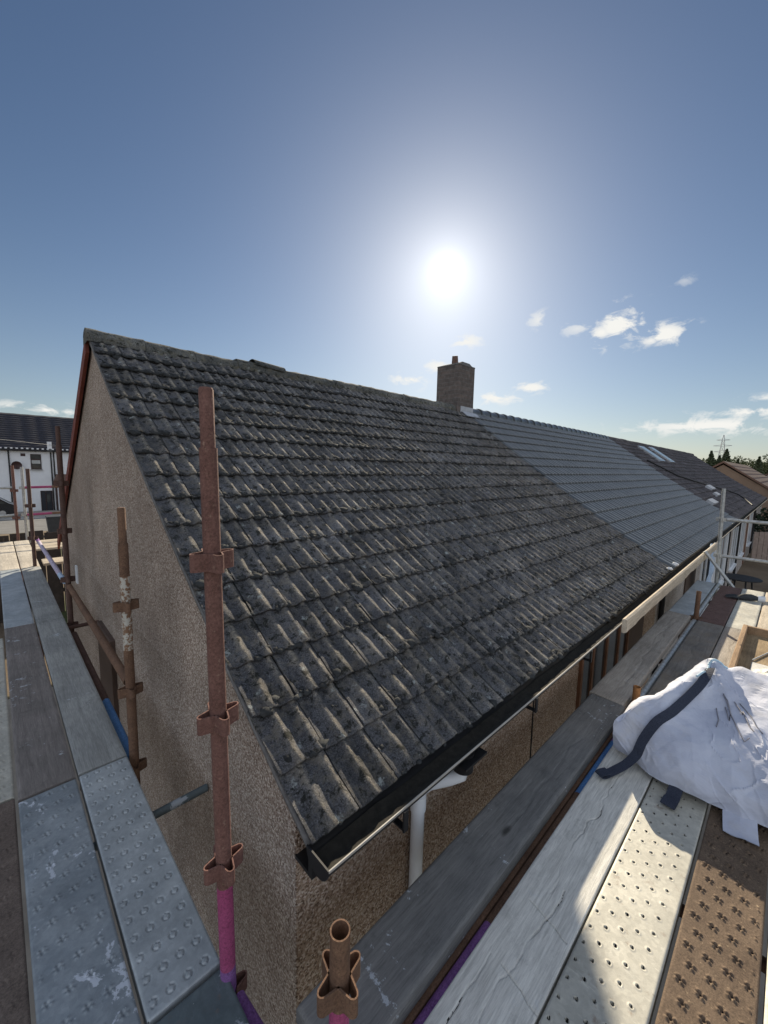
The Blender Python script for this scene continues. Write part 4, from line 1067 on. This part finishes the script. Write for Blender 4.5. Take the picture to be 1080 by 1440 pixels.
bk3 = [(2.64, .614, 2.035), (2.88, .61, 2.02), (3.08, .56, 2.02), (3.36, .48, 2.02), (3.52, .40, 2.02), (3.62, .24, 2.02), (3.66, .0, 2.02), (3.58, -.66, 2.02)]
rows = [catmull(c, 180) for c in (hem, low, mid, rim, bk1, bk2, bk3)]
G = np.stack([catmull([r[k] for r in rows], 168) for k in range(180)], 0)
fold = fbm(G[..., 1] * 5.5 + G[..., 0] * 3, G[..., 2] * 6 - G[..., 0] * 2.0, 61, 5)
ridged = (0.5 - np.abs(fbm(G[..., 1] * 7 - G[..., 2] * 5, G[..., 0] * 4.5 + G[..., 2] * 5, 67, 3))) ** 2
def crease_of(a, c, seed):          # sharp valleys where the noise crosses zero, only here and there
    return np.exp(-np.abs(fbm(a, c, seed, 3)) / 0.045) * np.clip(0.35 + 1.4 * fbm(a * .6 + 9, c * .6, seed + 2, 2), 0, 1)
crease = 0.8 * crease_of(G[..., 1] * 4.0 + G[..., 2] * 6.5, G[..., 0] * 3.0 - G[..., 1] * 3, 73) + 0.5 * crease_of(G[..., 1] * 9 - G[..., 2] * 8, G[..., 0] * 8, 79) - 0.22
dx = np.gradient(G, axis=0); dy = np.gradient(G, axis=1); nn = np.cross(dx, dy); nn /= np.linalg.norm(nn, axis=-1, keepdims=True) + 1e-9
def flats(a, c, ang, seed):         # piecewise flat facets: they meet in sharp creases
    x = a * math.cos(ang) - c * math.sin(ang) + 0.25 * vnoise(a * .7, c * .7, seed + 9); y = a * math.sin(ang) + c * math.cos(ang)
    ix = np.floor(x).astype(np.int64); iy = np.floor(y).astype(np.int64); fx = x - ix; fy = y - iy
    h00 = _hash(ix, iy, seed); h10 = _hash(ix + 1, iy, seed); h01 = _hash(ix, iy + 1, seed); h11 = _hash(ix + 1, iy + 1, seed)
    up = fx + fy < 1
    return np.where(up, h00 + fx * (h10 - h00) + fy * (h01 - h00), h11 + (1 - fx) * (h01 - h11) + (1 - fy) * (h10 - h11)) - 0.5
A_ = G[..., 1] * 1.0 + 0.15 * G[..., 0]; B_ = G[..., 2] * 1.1 + 0.7 * G[..., 0]
facet = 0.050 * flats(A_ * 4.2, B_ * 3.6, 0.45, 91) + 0.022 * flats(A_ * 9, B_ * 9, 1.1, 93) + 0.009 * flats(A_ * 19, B_ * 17, 2.0, 95)
G = G - nn * (0.006 * fold + facet - 0.016 * crease)[..., None]
G[..., 2] = np.maximum(G[..., 2], DECK + 0.006)
b = MB(); b.grid(G[:, ::-1].copy(), 0, False)
b.build('sack_body', M['fabric'], sack)
def ribbon(pts, wdir, width, n=70, thick=0.004, seed=0):
    c = catmull(pts, n); w = catmull(wdir, n); w /= np.linalg.norm(w, axis=1, keepdims=True)
    d = np.gradient(c, axis=0); d /= np.linalg.norm(d, axis=1, keepdims=True) + 1e-9
    nrm = np.cross(d, w); nrm /= np.linalg.norm(nrm, axis=1, keepdims=True) + 1e-9
    b = MB(); P = []
    for a, e in ((-1, 1), (1, 1), (1, -1), (-1, -1), (-1, 1)):
        P.append(c + w * width / 2 * a + nrm * thick / 2 * e)
    P = np.stack(P, 1); b.grid(P, 0, False)
    return b
def surf(k, f): return G[int(k * 179), int(f * 167)]
KF = [(.506, .482), (.393, .470), (.348, .434), (.303, .398), (.258, .361), (.236, .313), (.213, .253), (.202, .205), (.191, .157)]
ngrid = -nn                                            # outward
if ngrid[80, 60, 0] > 0: ngrid = -ngrid
sp = []; sw = []
on = [surf(k, f) + 0.010 * ngrid[int(k * 179), int(f * 167)] for k, f in KF]
for q, (k, f) in enumerate(KF):
    t_ = on[min(q + 1, len(on) - 1)] - on[max(q - 1, 0)]
    w_ = np.cross(ngrid[int(k * 179), int(f * 167)], t_); sp.append(on[q]); sw.append(w_ / np.linalg.norm(w_))
sgn = 1 if sw[-1][1] > 0 else -1
sw = [v * sgn for v in sw]
sp += [(2.435, .505, 2.052), (2.37, .545, 2.024), (2.30, .575, 2.018), (2.265, .590, 2.030), (2.275, .580, 2.046), (2.32, .560, 2.042)]
sw += [(.6, .7, .2), (.5, .85, 0.1), (.45, .85, 0.05), (.45, .85, 0), (.45, .85, 0), (.45, .85, 0)]
ribbon(sp, sw, 0.048, 130).build('lifting_strap', M['strap'], sack)
sp = [(2.50, .27, 2.09), (2.45, .275, 2.05), (2.40, .28, 2.018), (2.34, .285, 2.012), (2.318, .288, 2.018), (2.33, .286, 2.028), (2.37, .282, 2.03)]
ribbon(sp, [(0.1, 1, 0)] * 7, 0.060, 40).build('lifting_strap', M['strap'], sack)
# stitched blue hem along the rim, and the marker scrawl on the front
b = MB(); c = G[68:124, 84] + np.array([-0.006, 0, 0.008]); b.tube([Vector(p) + Vector((0, 0, .008 * float(vnoise(i * .7, 1.0, 5)))) for i, p in enumerate(c)], 0.007, 6); b.build('stitched_hem', M['stitch'], sack)
b = MB()
for pl in ([(.52, .40), (.53, .37), (.545, .385), (.55, .41), (.535, .42), (.545, .38), (.56, .345), (.58, .32), (.60, .33)], [(.60, .41), (.61, .385), (.625, .395), (.615, .36), (.63, .35)], [(.64, .41), (.655, .385), (.65, .36), (.67, .35)], [(.47, .40), (.475, .37), (.465, .35)]):
    pts = [Vector(surf(k, f)) for k, f in pl]; b.tube([p + Vector((-.003, 0, .003)) for p in pts], 0.0028, 5)
b.build('marker_scrawl', M['marker'], sack)
# the square flap of fabric on the batten
b = MB(); P = np.zeros((16, 16, 3))
for a in range(16):
    for c in range(16):
        f, g = a / 15, c / 15
        x = 2.50 - .145 * f; y = .095 - .125 * g - .02 * f
        P[a, c] = (x, y, 2.016 + 0.045 * (1 - f) ** 1.5 + .012 * float(fbm(x * 14, y * 14, 71, 3)) + .008 * g)
b.grid(P[:, ::-1].copy(), 0, True); b.grid((P - np.array([0, 0, .003])), 0, True); b.build('label_flap', M['fabric'], sack)
# pale lumps of old mortar lying on the lowest tiles
for k, (lx, lw, sz, lb) in enumerate(((6.72, .035, .05, 'larger pale lump of mortar lying on the lowest tiles near the plank'), (6.35, .03, .036, 'smaller pale lump of mortar beside the larger one on the lowest tiles'))):
    b = MB(); r_ = np.random.default_rng(40 + k); c0 = np.array(on_roof(lx, lw, .03)); V_ = []
    for a in range(5):
        for c in range(9):
            th_ = math.pi * (a + .3) / 5.6; ph_ = 2 * math.pi * c / 8; V_.append(c0 + sz * r_.uniform(.75, 1.2) * np.array([math.sin(th_) * math.cos(ph_), math.sin(th_) * math.sin(ph_), .6 * math.cos(th_)]) if c < 8 else V_[a * 9])
    b.grid(np.array(V_).reshape(5, 9, 3), 0, False); props(b.build('mortar_lump', M['render_white']), lb, 'mortar lump')

# ------------------------------------------------------------------ mortar tray with crumpled film
tray = thing('mortar_tray', 'shallow timber rimmed mortar tray on the deck behind the sack', 'tray', (4.8, -.15, DECK))
x0, x1, y0, y1 = 4.02, 5.60, -.62, .235
b = MB(); b.box((x0 + .04, y0 + .04, 2.012), (x1 - .04, y1 - .04, 2.022)); b.build('tray_base', M['ply'], tray)
for bx in (((x0, y1 - .04, 2.008), (x1, y1, 2.10)), ((x0, y0, 2.008), (x1, y0 + .04, 2.10)), ((x0, y0 + .04, 2.008), (x0 + .04, y1 - .04, 2.098)), ((x1 - .04, y0 + .04, 2.008), (x1, y1 - .04, 2.098))):
    b = MB(); b.box(*bx, bev=.005); b.build('rim', M['tray_rim'], tray)
b = MB(); n = 40; P = np.zeros((n, n, 3))
for a in range(n):
    for c in range(n):
        x = 4.10 + .62 * a / (n - 1); y = -.45 + .56 * c / (n - 1)
        rr = math.hypot((x - 4.41) / .31, (y + .17) / .28)
        P[a, c] = (x, y, 2.026 + max(0, 1 - rr) * 0.11 * (0.6 + abs(1.9 * float(fbm(x * 11, y * 11, 81, 4)))))
b.grid(P, 0, False); props(b.build('plastic_film', M['film']), 'crumpled pale plastic film lying in the mortar tray', 'plastic film')
b = MB(); b.tube([(5.2, -.02, 2.03), (4.75, .11, 2.032)], .006, 6); props(b.build('trowel_rod', M['galv_tube']), 'thin pale metal rod lying on the tray bottom', 'rod')

# work glove on the far batten
gl = thing('work_glove', 'dark grey work glove with a white cuff lying on the far batten', 'glove', (7.15, .30, DECK))
b = MB()
b.tube([(7.18, .19, 2.035), (7.14, .26, 2.045), (7.10, .33, 2.040), (7.08, .37, 2.030)], [.028, .045, .048, .030], 10)
for k, (dx_, dy_) in enumerate(((.10, .16), (.055, .19), (.00, .195), (-.05, .175))):
    b.tube([(7.09 + dx_ * .4, .36, 2.030), (7.08 + dx_ * .8, .36 + dy_ * .45, 2.032), (7.07 + dx_, .36 + dy_ * .8, 2.020)], [.016, .015, .010], 8)
b.tube([(7.17, .28, 2.035), (7.24, .33, 2.03), (7.27, .38, 2.02)], [.018, .016, .011], 8); b.build('glove_hand', M['glove'], gl)
b = MB(); b.tube([(7.20, .13, 2.034), (7.18, .20, 2.036)], [.046, .040], 12); b.build('cuff', M['white_plastic'], gl)

# pale blue sacking hung by the far door
b = MB(); n = 18; P = np.zeros((n, n, 3))
for a in range(n):
    for c in range(n):
        f, g = a / (n - 1), c / (n - 1)
        P[a, c] = (9.0 + .55 * f, .93 - .03 * math.sin(f * 9) + .04 * float(fbm(f * 5, g * 5, 3, 3)), 1.55 + .85 * g)
b.grid(P, 0, True); b.grid((P + np.array([0, .004, 0]))[::-1].copy(), 0, True); props(b.build('hanging_sheet', M['paleblue']), 'pale blue sheet hanging below the gutter beside the galvanised standard', 'sheet')

# ------------------------------------------------------------------ gardens at the right
b = MB()
for k in range(15):
    y = 1.0 - k * .16; b.box((23.0, y - .148, 0.0), (23.03, y, 1.25 + .02 * (k % 3)), bev=.004)
for z in (.3, 1.0): b.box((23.03, -1.5, z), (23.08, 1.0, z + .08))
props(b.build('garden_fence', M['fence']), 'low pale pinkish board fence closing the gardens at the right', 'fence')
def foliage(b, c, rad, n, leaf, r, flat=0.8, shape='ball'):
    for _ in range(n):
        if shape == 'ball':
            d = r.normal(size=3); d /= np.linalg.norm(d); q = c + d * rad * np.array([1, 1, flat]) * r.uniform(0.35, 1.0) ** 0.5
        else:
            h = r.uniform(0, 1); an = r.uniform(0, 2 * math.pi); rr = rad * (1 - h) ** 0.85 * r.uniform(0.3, 1.05)
            q = c + np.array([math.cos(an) * rr, math.sin(an) * rr, h * flat])
        a = r.normal(size=3); a /= np.linalg.norm(a); e = np.cross(a, r.normal(size=3)); e /= np.linalg.norm(e) + 1e-9
        s = leaf * r.uniform(.6, 1.4)
        b.add([q - a * s, q + e * s * .6, q + a * s, q - e * s * .6], [(0, 1, 2, 3)])
def tree(x, y, hgt, kind, label, seed, group='trees on the skyline', z=None):
    r = np.random.default_rng(seed); z = gz(y) if z is None else z
    t = thing(kind, label, 'tree', (x, y, z), group)
    b = MB(); b.tube([(x, y, z), (x + .1, y, z + hgt * .5), (x, y, z + hgt * .93)], [hgt * .022, hgt * .014, hgt * .003], 8)
    if kind != 'conifer':
        for k in range(6):
            an = r.uniform(0, 6.28); h0 = hgt * r.uniform(.35, .6)
            b.tube([(x, y, z + h0), (x + math.cos(an) * hgt * .22, y + math.sin(an) * hgt * .22, z + h0 + hgt * .2)], [hgt * .010, hgt * .003], 6)
    b.build('trunk', M['bark'], t)
    b = MB()
    if kind == 'conifer':
        foliage(b, np.array([x, y, z + hgt * .10]), hgt * .27, 1300, hgt * .030, r, hgt * .92, 'cone')
    else:
        for k in range(11):
            d = r.normal(size=3) * np.array([.17, .17, .13]) * hgt
            foliage(b, np.array([x, y, z + hgt * .66]) + d, hgt * .17, 130, hgt * .026, r)
    b.build('crown', M['needle' if kind == 'conifer' else 'leaf'], t)
FAR = [(985, .1360, 7.8, 'broadleaf_tree', 'rounded tree at the left end of the skyline wood'), (993, .127, 9.0, 'broadleaf_tree', 'leafy tree just left of the tallest spires on the skyline'),
       (1001, .1190, 12.0, 'conifer', 'tall pointed conifer left of the pylon'), (1008, .112, 9.2, 'conifer', 'narrow conifer between the two tallest spires'),
       (1014, .106, 10.4, 'conifer', 'conifer standing right in front of the pylon foot'), (1022, .0965, 12.2, 'conifer', 'tall conifer just right of the pylon'),
       (1031, .088, 9.0, 'broadleaf_tree', 'rounded tree right of the tall conifers'), (1040, .079, 8.6, 'conifer', 'short conifer over the brown gable'),
       (1049, .069, 9.4, 'broadleaf_tree', 'bushy tree above the brown roof ridge'), (1058, .060, 8.8, 'broadleaf_tree', 'broad tree toward the right edge of the skyline'),
       (1067, .050, 9.2, 'conifer', 'conifer near the right edge of the photo'), (1076, .040, 9.0, 'broadleaf_tree', 'tree at the right edge of the photo'),
       (1088, .028, 9.4, 'broadleaf_tree', 'tree just past the right edge of the photo')]
for k, (px, yy, hg, kd, lb) in enumerate(FAR):
    D = 118 + (k * 37 % 23); tree(D, D * yy, 2.2 + hg * .55, kd, lb, 100 + k)
b = MB(); r_ = np.random.default_rng(9)
for k in range(60):
    yv = -40 + k * 1.2; foliage(b, np.array([150 + r_.normal(0, 5), yv, 3.0 + r_.normal(0, .8)]), 3.2, 70, .62, r_)
props(b.build('far_wood', M['leaf']), 'dark far wood along the skyline behind the conifers', 'wood', kind='stuff')

# lattice pylon on the skyline
py = thing('electricity_pylon', 'grey lattice electricity pylon rising behind the skyline conifers', 'pylon', (260, 26.9, 0))
b = MB(); px, pyy, hg = 260.0, 26.9, 22.5
lv = [(0, 2.6), (5, 2.0), (10, 1.4), (14, .95), (17, .7), (20, .5), (hg, .08)]
for (za, ra), (zb, rb) in zip(lv, lv[1:]):
    ca = [(px + sx * ra, pyy + sy * ra, za) for sx, sy in ((1, 1), (1, -1), (-1, -1), (-1, 1))]; cb = [(px + sx * rb, pyy + sy * rb, zb) for sx, sy in ((1, 1), (1, -1), (-1, -1), (-1, 1))]
    for k in range(4):
        b.tube([ca[k], cb[k]], .075, 5); b.tube([ca[k], cb[(k + 1) % 4]], .045, 5); b.tube([ca[(k + 1) % 4], cb[k]], .045, 5)
b.build('lattice_tower', M['steel_far'], py)
for z, w in ((14.3, 3.2), (17.2, 3.6), (20.0, 2.6)):
    b = MB()
    for s in (-1, 1): b.tube([(px, pyy, z + .5), (px, pyy + s * w, z)], .09, 5); b.tube([(px, pyy, z - .3), (px, pyy + s * w, z)], .09, 5)
    b.build('cross_arm', M['steel_far'], py)

# brown gabled house beyond the row, and roofs further away
def simple_house(x0, x1, yf, yr, zb, ze, zr, wallm, roofm, label, group=None, name='house', chim=None):
    h = thing(name, label, 'house', ((x0 + x1) / 2, (yf + yr) / 2, zb), group); ym = (yf + yr) / 2
    b = MB(); b.prism([(yf, zb), (yr, zb), (yr, ze), (ym, zr - .12), (yf, ze)], 'x', x0, x1); b.build('wall', wallm, h)
    b = MB()
    k = (zr - ze) / (ym - yf); ov = .25
    b.prism([(yf - ov, ze - ov * k), (ym, zr), (yr + ov, ze - ov * k), (yr + ov, ze - ov * k + .12), (ym, zr + .12), (yf - ov, ze - ov * k + .12)], 'x', x0 - .12, x1 + .12)
    # tile ribs and courses that break the plane
    for c in range(1, 9):
        f = c / 9; y = yf - ov + (ym - yf + ov) * f; z = ze - ov * k + .12 + (zr - ze + ov * k) * f
        b.box((x0 - .11, y - .02, z - .03), (x1 + .11, y + .10, z + .03), rot=Matrix.Rotation(math.atan(k), 3, 'X'))
    b.build('roof', roofm, h, tint=[.5] * len(b.v))
    return h
h4 = simple_house(34.0, 52.0, .35, 6.4, 0, 2.25, 4.35, M['render_tan'], M['tile_brown'], 'brown roofed house with a tan gable beyond the end of the row')
for k, (x, y, w, zr) in enumerate(((62, 1.0, 9, 4.2), (66, -9, 10, 3.9), (78, 7, 9, 4.6))):
    lb = ('nearest low roof beyond the tan gable under the skyline wood', 'roof at the right edge below the skyline wood', 'farthest low roof below the tall conifers')[k]
    simple_house(x, x + 10, y - w / 2, y + w / 2, 0, 2.2, zr, M['roughcast_pale'], M['tile_brown'], lb, 'distant houses')
b = MB(); r_ = np.random.default_rng(4)
for k in range(26): foliage(b, np.array([26.5 + r_.normal(0, .5), 1.2 - k * .2, .3 + r_.uniform(0, 2.1)]), .5, 90, .10, r_)
props(b.build('hedge', M['hedge']), 'dark green hedge behind the pale fence at the right', 'hedge')
# round black garden table below the far end of the deck
tb = thing('garden_table', 'round black garden table standing past the end of the eave deck', 'table', (15.2, .82, 0))
b = MB(); b.tube([(15.2, .82, .70), (15.2, .82, .725)], .46, 40, smooth=False); b.build('table_top', M['black_rubber'], tb)
for k in range(4):
    a = k * math.pi / 2 + .5; b = MB(); b.tube([(15.2 + .34 * math.cos(a), .82 + .34 * math.sin(a), 0), (15.2 + .26 * math.cos(a), .82 + .26 * math.sin(a), .70)], .02, 8); b.build('leg', M['black_rubber'], tb)

# ------------------------------------------------------------------ the white terrace across the street
YB = 46.0; ZG = gz(YB)
wt = thing('terraced_house', 'white two storey terrace under a dark tiled roof across the street', 'house', (4, YB, ZG))
b = MB(); b.box((-30, YB, ZG - .5), (30, YB + 8.4, 4.30)); b.build('wall', M['render_white'], wt)
b = MB(); n, m = 34, 3; z0, z1 = 4.34, 7.55
slope_k = (z1 - z0) / 4.45
for c in range(16):     # courses of tiles, each lapping the next
    f0, f1 = c / 16, (c + 1) / 16; y0, y1 = YB - .30 + 4.5 * f0, YB - .30 + 4.5 * f1; za, zb = z0 + (z1 - z0) * f0, z0 + (z1 - z0) * f1
    nx = 240 if c < 2 else 120; X = np.linspace(-30.2, 30.2, nx); wv = .035 * np.abs(np.sin(X * math.pi / .33)) if c < 16 else 0
    P = np.stack([np.stack([X, np.full(nx, y0), np.full(nx, za - .02)], -1), np.stack([X, np.full(nx, y0), za + .05 + wv], -1), np.stack([X, np.full(nx, y1 + .05), zb + .0 + wv * .6], -1)], 1)
    b.grid(P, 0, False)
b.prism([(YB - .25, z0 - .06), (YB + 4.2, z1 - .08), (YB + 8.65, z0 - .06), (YB + 8.65, z0 + .0), (YB + 4.2, z1 - .02), (YB - .25, z0 - .02)], 'x', -30.2, 30.2)
rf = b.build('roof', M['tile_street'], wt)
b = MB()
for k in range(180):
    x = -30 + k * .333; b.box((x - .075, YB - .335, z0 - .02), (x + .075, YB - .301, z0 + .085))
b.build('eave_mortar', M['render_white'], rf)
b = MB(); b.box((-30.2, YB - .33, 4.14), (30.2, YB - .30, 4.30)); b.box((-30.2, YB - .42, 4.18), (30.2, YB - .33, 4.29)); b.build('gutter', M['black_plastic'], wt)
window(wt, 2.46, 3.16, 2.62, 3.92, YB, (), M['dark_frame'], M['glass'], .05)
b = MB(); b.box((2.52, YB - .055, 3.42), (3.10, YB - .003, 3.50)); b.build('transom_bar', M['dark_frame'], wt)
dw = window(wt, 2.95, 3.75, ZG + .02, .75, YB, (3.30,), M['dark_frame'], M['dark_door'], .06)
b = MB(); b.box((3.36, YB - .045, -.35), (3.60, YB - .006, .45)); b.build('door_glazing', M['glass'], dw)
for (xa, xb, za, zb) in ((2.53, 3.09, 3.10, 3.40), (-6.4, -5.3, 3.2, 3.8)):
    b = MB(); b.box((xa, YB - .0145, za), (xb, YB - .0115, zb)); b.build('blind', M['galv_tube'], wt)
b = MB(); b.box((2.38, YB - .14, 2.53), (3.24, YB - .001, 2.60)); b.build('window_sill', M['kerb'], wt)
window(wt, -6.5, -5.2, 2.5, 3.9, YB, (-5.85,), M['dark_frame'], M['glass'], .05)
window(wt, -2.3, -1.3, -0.2, 1.1, YB, (), M['dark_frame'], M['glass'], .05)
for x in (1.10, 3.82, 4.02):
    b = MB(); b.tube([(x, YB - .06, ZG), (x, YB - .06, 4.15)], .05, 8); b.build('downpipe', M['black_plastic'], wt)
b = MB(); b.box((3.62, YB - .30, 4.12), (3.92, YB - .03, 5.02)); b.build('party_wall_corbel', M['render_white'], wt)
b = MB(); b.prism([(3.9, 1.62), (5.6, 1.62), (5.6, 1.85), (5.2, 2.20), (4.1, 2.20)], 'y', YB - .9, YB); b.build('porch_canopy', M['tile_brown'], wt)
for x in (4.0, 5.5):
    b = MB(); b.box((x - .05, YB - .85, ZG), (x + .05, YB - .75, 1.62)); b.build('porch_post', M['dark_frame'], wt)
b = MB(); b.box((1.85, YB - .03, 3.72), (2.15, YB, 3.95)); b.build('wall_vent', M['dark_frame'], wt)
b = MB()
P = np.zeros((8, 16, 3))
for a in range(8):
    for c in range(16):
        rr = .34 * a / 7; an = 2 * math.pi * c / 15; P[a, c] = (1.55 + rr * math.cos(an), YB - .38 + .9 * rr * rr * -1 + .1, 2.95 + rr * math.sin(an))
b.grid(P, 0, True); b.tube([(1.55, YB - .28, 2.95), (1.55, YB - .10, 2.85), (1.55, YB, 2.85)], .025, 6); b.tube([(1.55, YB - .28, 2.66), (1.55, YB - .62, 2.92)], .02, 6)
b.build('satellite_dish', M['dark_frame'], wt)
# wire slung across the street to the terrace
b = MB(); b.tube([(-14, 30, 5.75), (-6, 35, 5.15), (1.0, 40.5, 4.85), (3.77, 45.7, 4.75)], .012, 6); b.tube([(3.77, 45.7, 4.75), (9, 44.5, 4.35), (16, 43, 4.2)], .012, 6)
props(b.build('overhead_wire', M['wire']), 'thin overhead wire slung to the eave of the white terrace', 'wire')

# parked car before the terrace
car = thing('parked_car', 'dark parked car cut by the left edge before the white terrace', 'car', (-.9, 42.0, gz(42) + .1))
cx, cy, cz = -.9, 42.0, gz(42) + .1
b = MB()
body = [(-2.1, .25), (-2.1, .72), (-1.95, .85), (-.95, .95), (-.25, 1.40), (.25, 1.46), (1.25, 1.42), (1.75, 1.05), (2.1, .92), (2.12, .30), (1.75, .22), (-1.8, .22)]
b.prism([(cx + p, cz + q) for p, q in body], 'y', cy - .82, cy + .82); b.build('body', M['car_paint'], car)
b = MB(); b.prism([(cx + p, cz + q) for p, q in ((-.75, .98), (-.2, 1.34), (.25, 1.39), (1.15, 1.36), (1.5, 1.04))], 'y', cy - .835, cy + .835); b.build('side_window', M['glass'], car)
b = MB(); b.tube([(cx + p, cy - .84, cz + q) for p, q in ((-.8, .98), (-.25, 1.38), (.25, 1.44), (1.25, 1.40), (1.68, 1.06), (1.95, .95))], .035, 6); b.build('roof_trim', M['chrome'], car)
for dx_ in (-1.3, 1.3):
    for dy_ in (-.74, .74):
        b = MB(); b.tube([(cx + dx_, cy + dy_ - .1, cz + .32), (cx + dx_, cy + dy_ + .1, cz + .32)], .32, 20); wh = b.build('wheel', M['black_rubber'], car)
        b = MB(); b.tube([(cx + dx_, cy + dy_ - .105, cz + .32), (cx + dx_, cy + dy_ + .105, cz + .32)], .19, 16); b.build('rim', M['chrome'], wh)
for dy_ in (-.6, .6):
    b = MB(); b.box((cx + 2.10, cy + dy_ - .12, cz + .62), (cx + 2.14, cy + dy_ + .12, cz + .78), bev=.01); b.build('tail_light', M['barge'], car)

# bin, garden wall and shrub between the house and the street
bn = thing('wheelie_bin', 'dark grey wheelie bin standing by the near side of the street', 'bin', (2.25, 28.2, gz(28.2)))
b = MB(); z = gz(28.2); bx, by = 2.25, 28.2
vs = [(bx - .22, by - .22, z + .06), (bx + .22, by - .22, z + .06), (bx + .22, by + .22, z + .06), (bx - .22, by + .22, z + .06), (bx - .29, by - .33, z + .98), (bx + .29, by - .33, z + .98), (bx + .29, by + .33, z + .98), (bx - .29, by + .33, z + .98)]
b.add(vs, [(3, 2, 1, 0), (4, 5, 6, 7), (0, 1, 5, 4), (1, 2, 6, 5), (2, 3, 7, 6), (3, 0, 4, 7)]); b.build('bin_body', M['bin'], bn)
b = MB(); b.box((bx - .31, by - .36, z + .985), (bx + .31, by + .36, z + 1.06), bev=.02); b.build('lid', M['bin'], bn)
for s in (-1, 1):
    b = MB(); b.tube([(bx + s * .24, by + .24, z + .10), (bx + s * .30, by + .24, z + .10)], .10, 14); b.build('wheel', M['black_rubber'], bn)
b = MB(); z = gz(12.3)
for k in range(70):
    x = -10 + k * .30; b.box((x, 12.3, z), (x + .285, 12.325, 1.90 + .03 * (k % 3)), bev=.006)
for zr_ in (.4, 1.5): b.box((-10, 12.325, zr_), (11, 12.37, zr_ + .09))
props(b.build('board_fence', M['fence_dark']), 'dark board fence at the foot of the rear garden behind the scaffold', 'fence')
sh = thing('shrub', 'bright yellow green shrub at the left edge beyond the gable deck', 'shrub', (-.10, 11.7, 0))
b = MB(); r_ = np.random.default_rng(12)
for k in range(7): b.tube([(-.10, 11.7, 0), (-.10 + r_.normal(0, .12), 11.7 + r_.normal(0, .1), 1.95)], [.02, .006], 5)
b.build('stem', M['bark'], sh)
b = MB()
for k in range(14): foliage(b, np.array([-.16 + r_.normal(0, .10), 11.7 + r_.normal(0, .12), 1.6 + r_.normal(0, .30)]), .16, 90, .030, r_)
b.build('leaves', M['shrub'], sh)
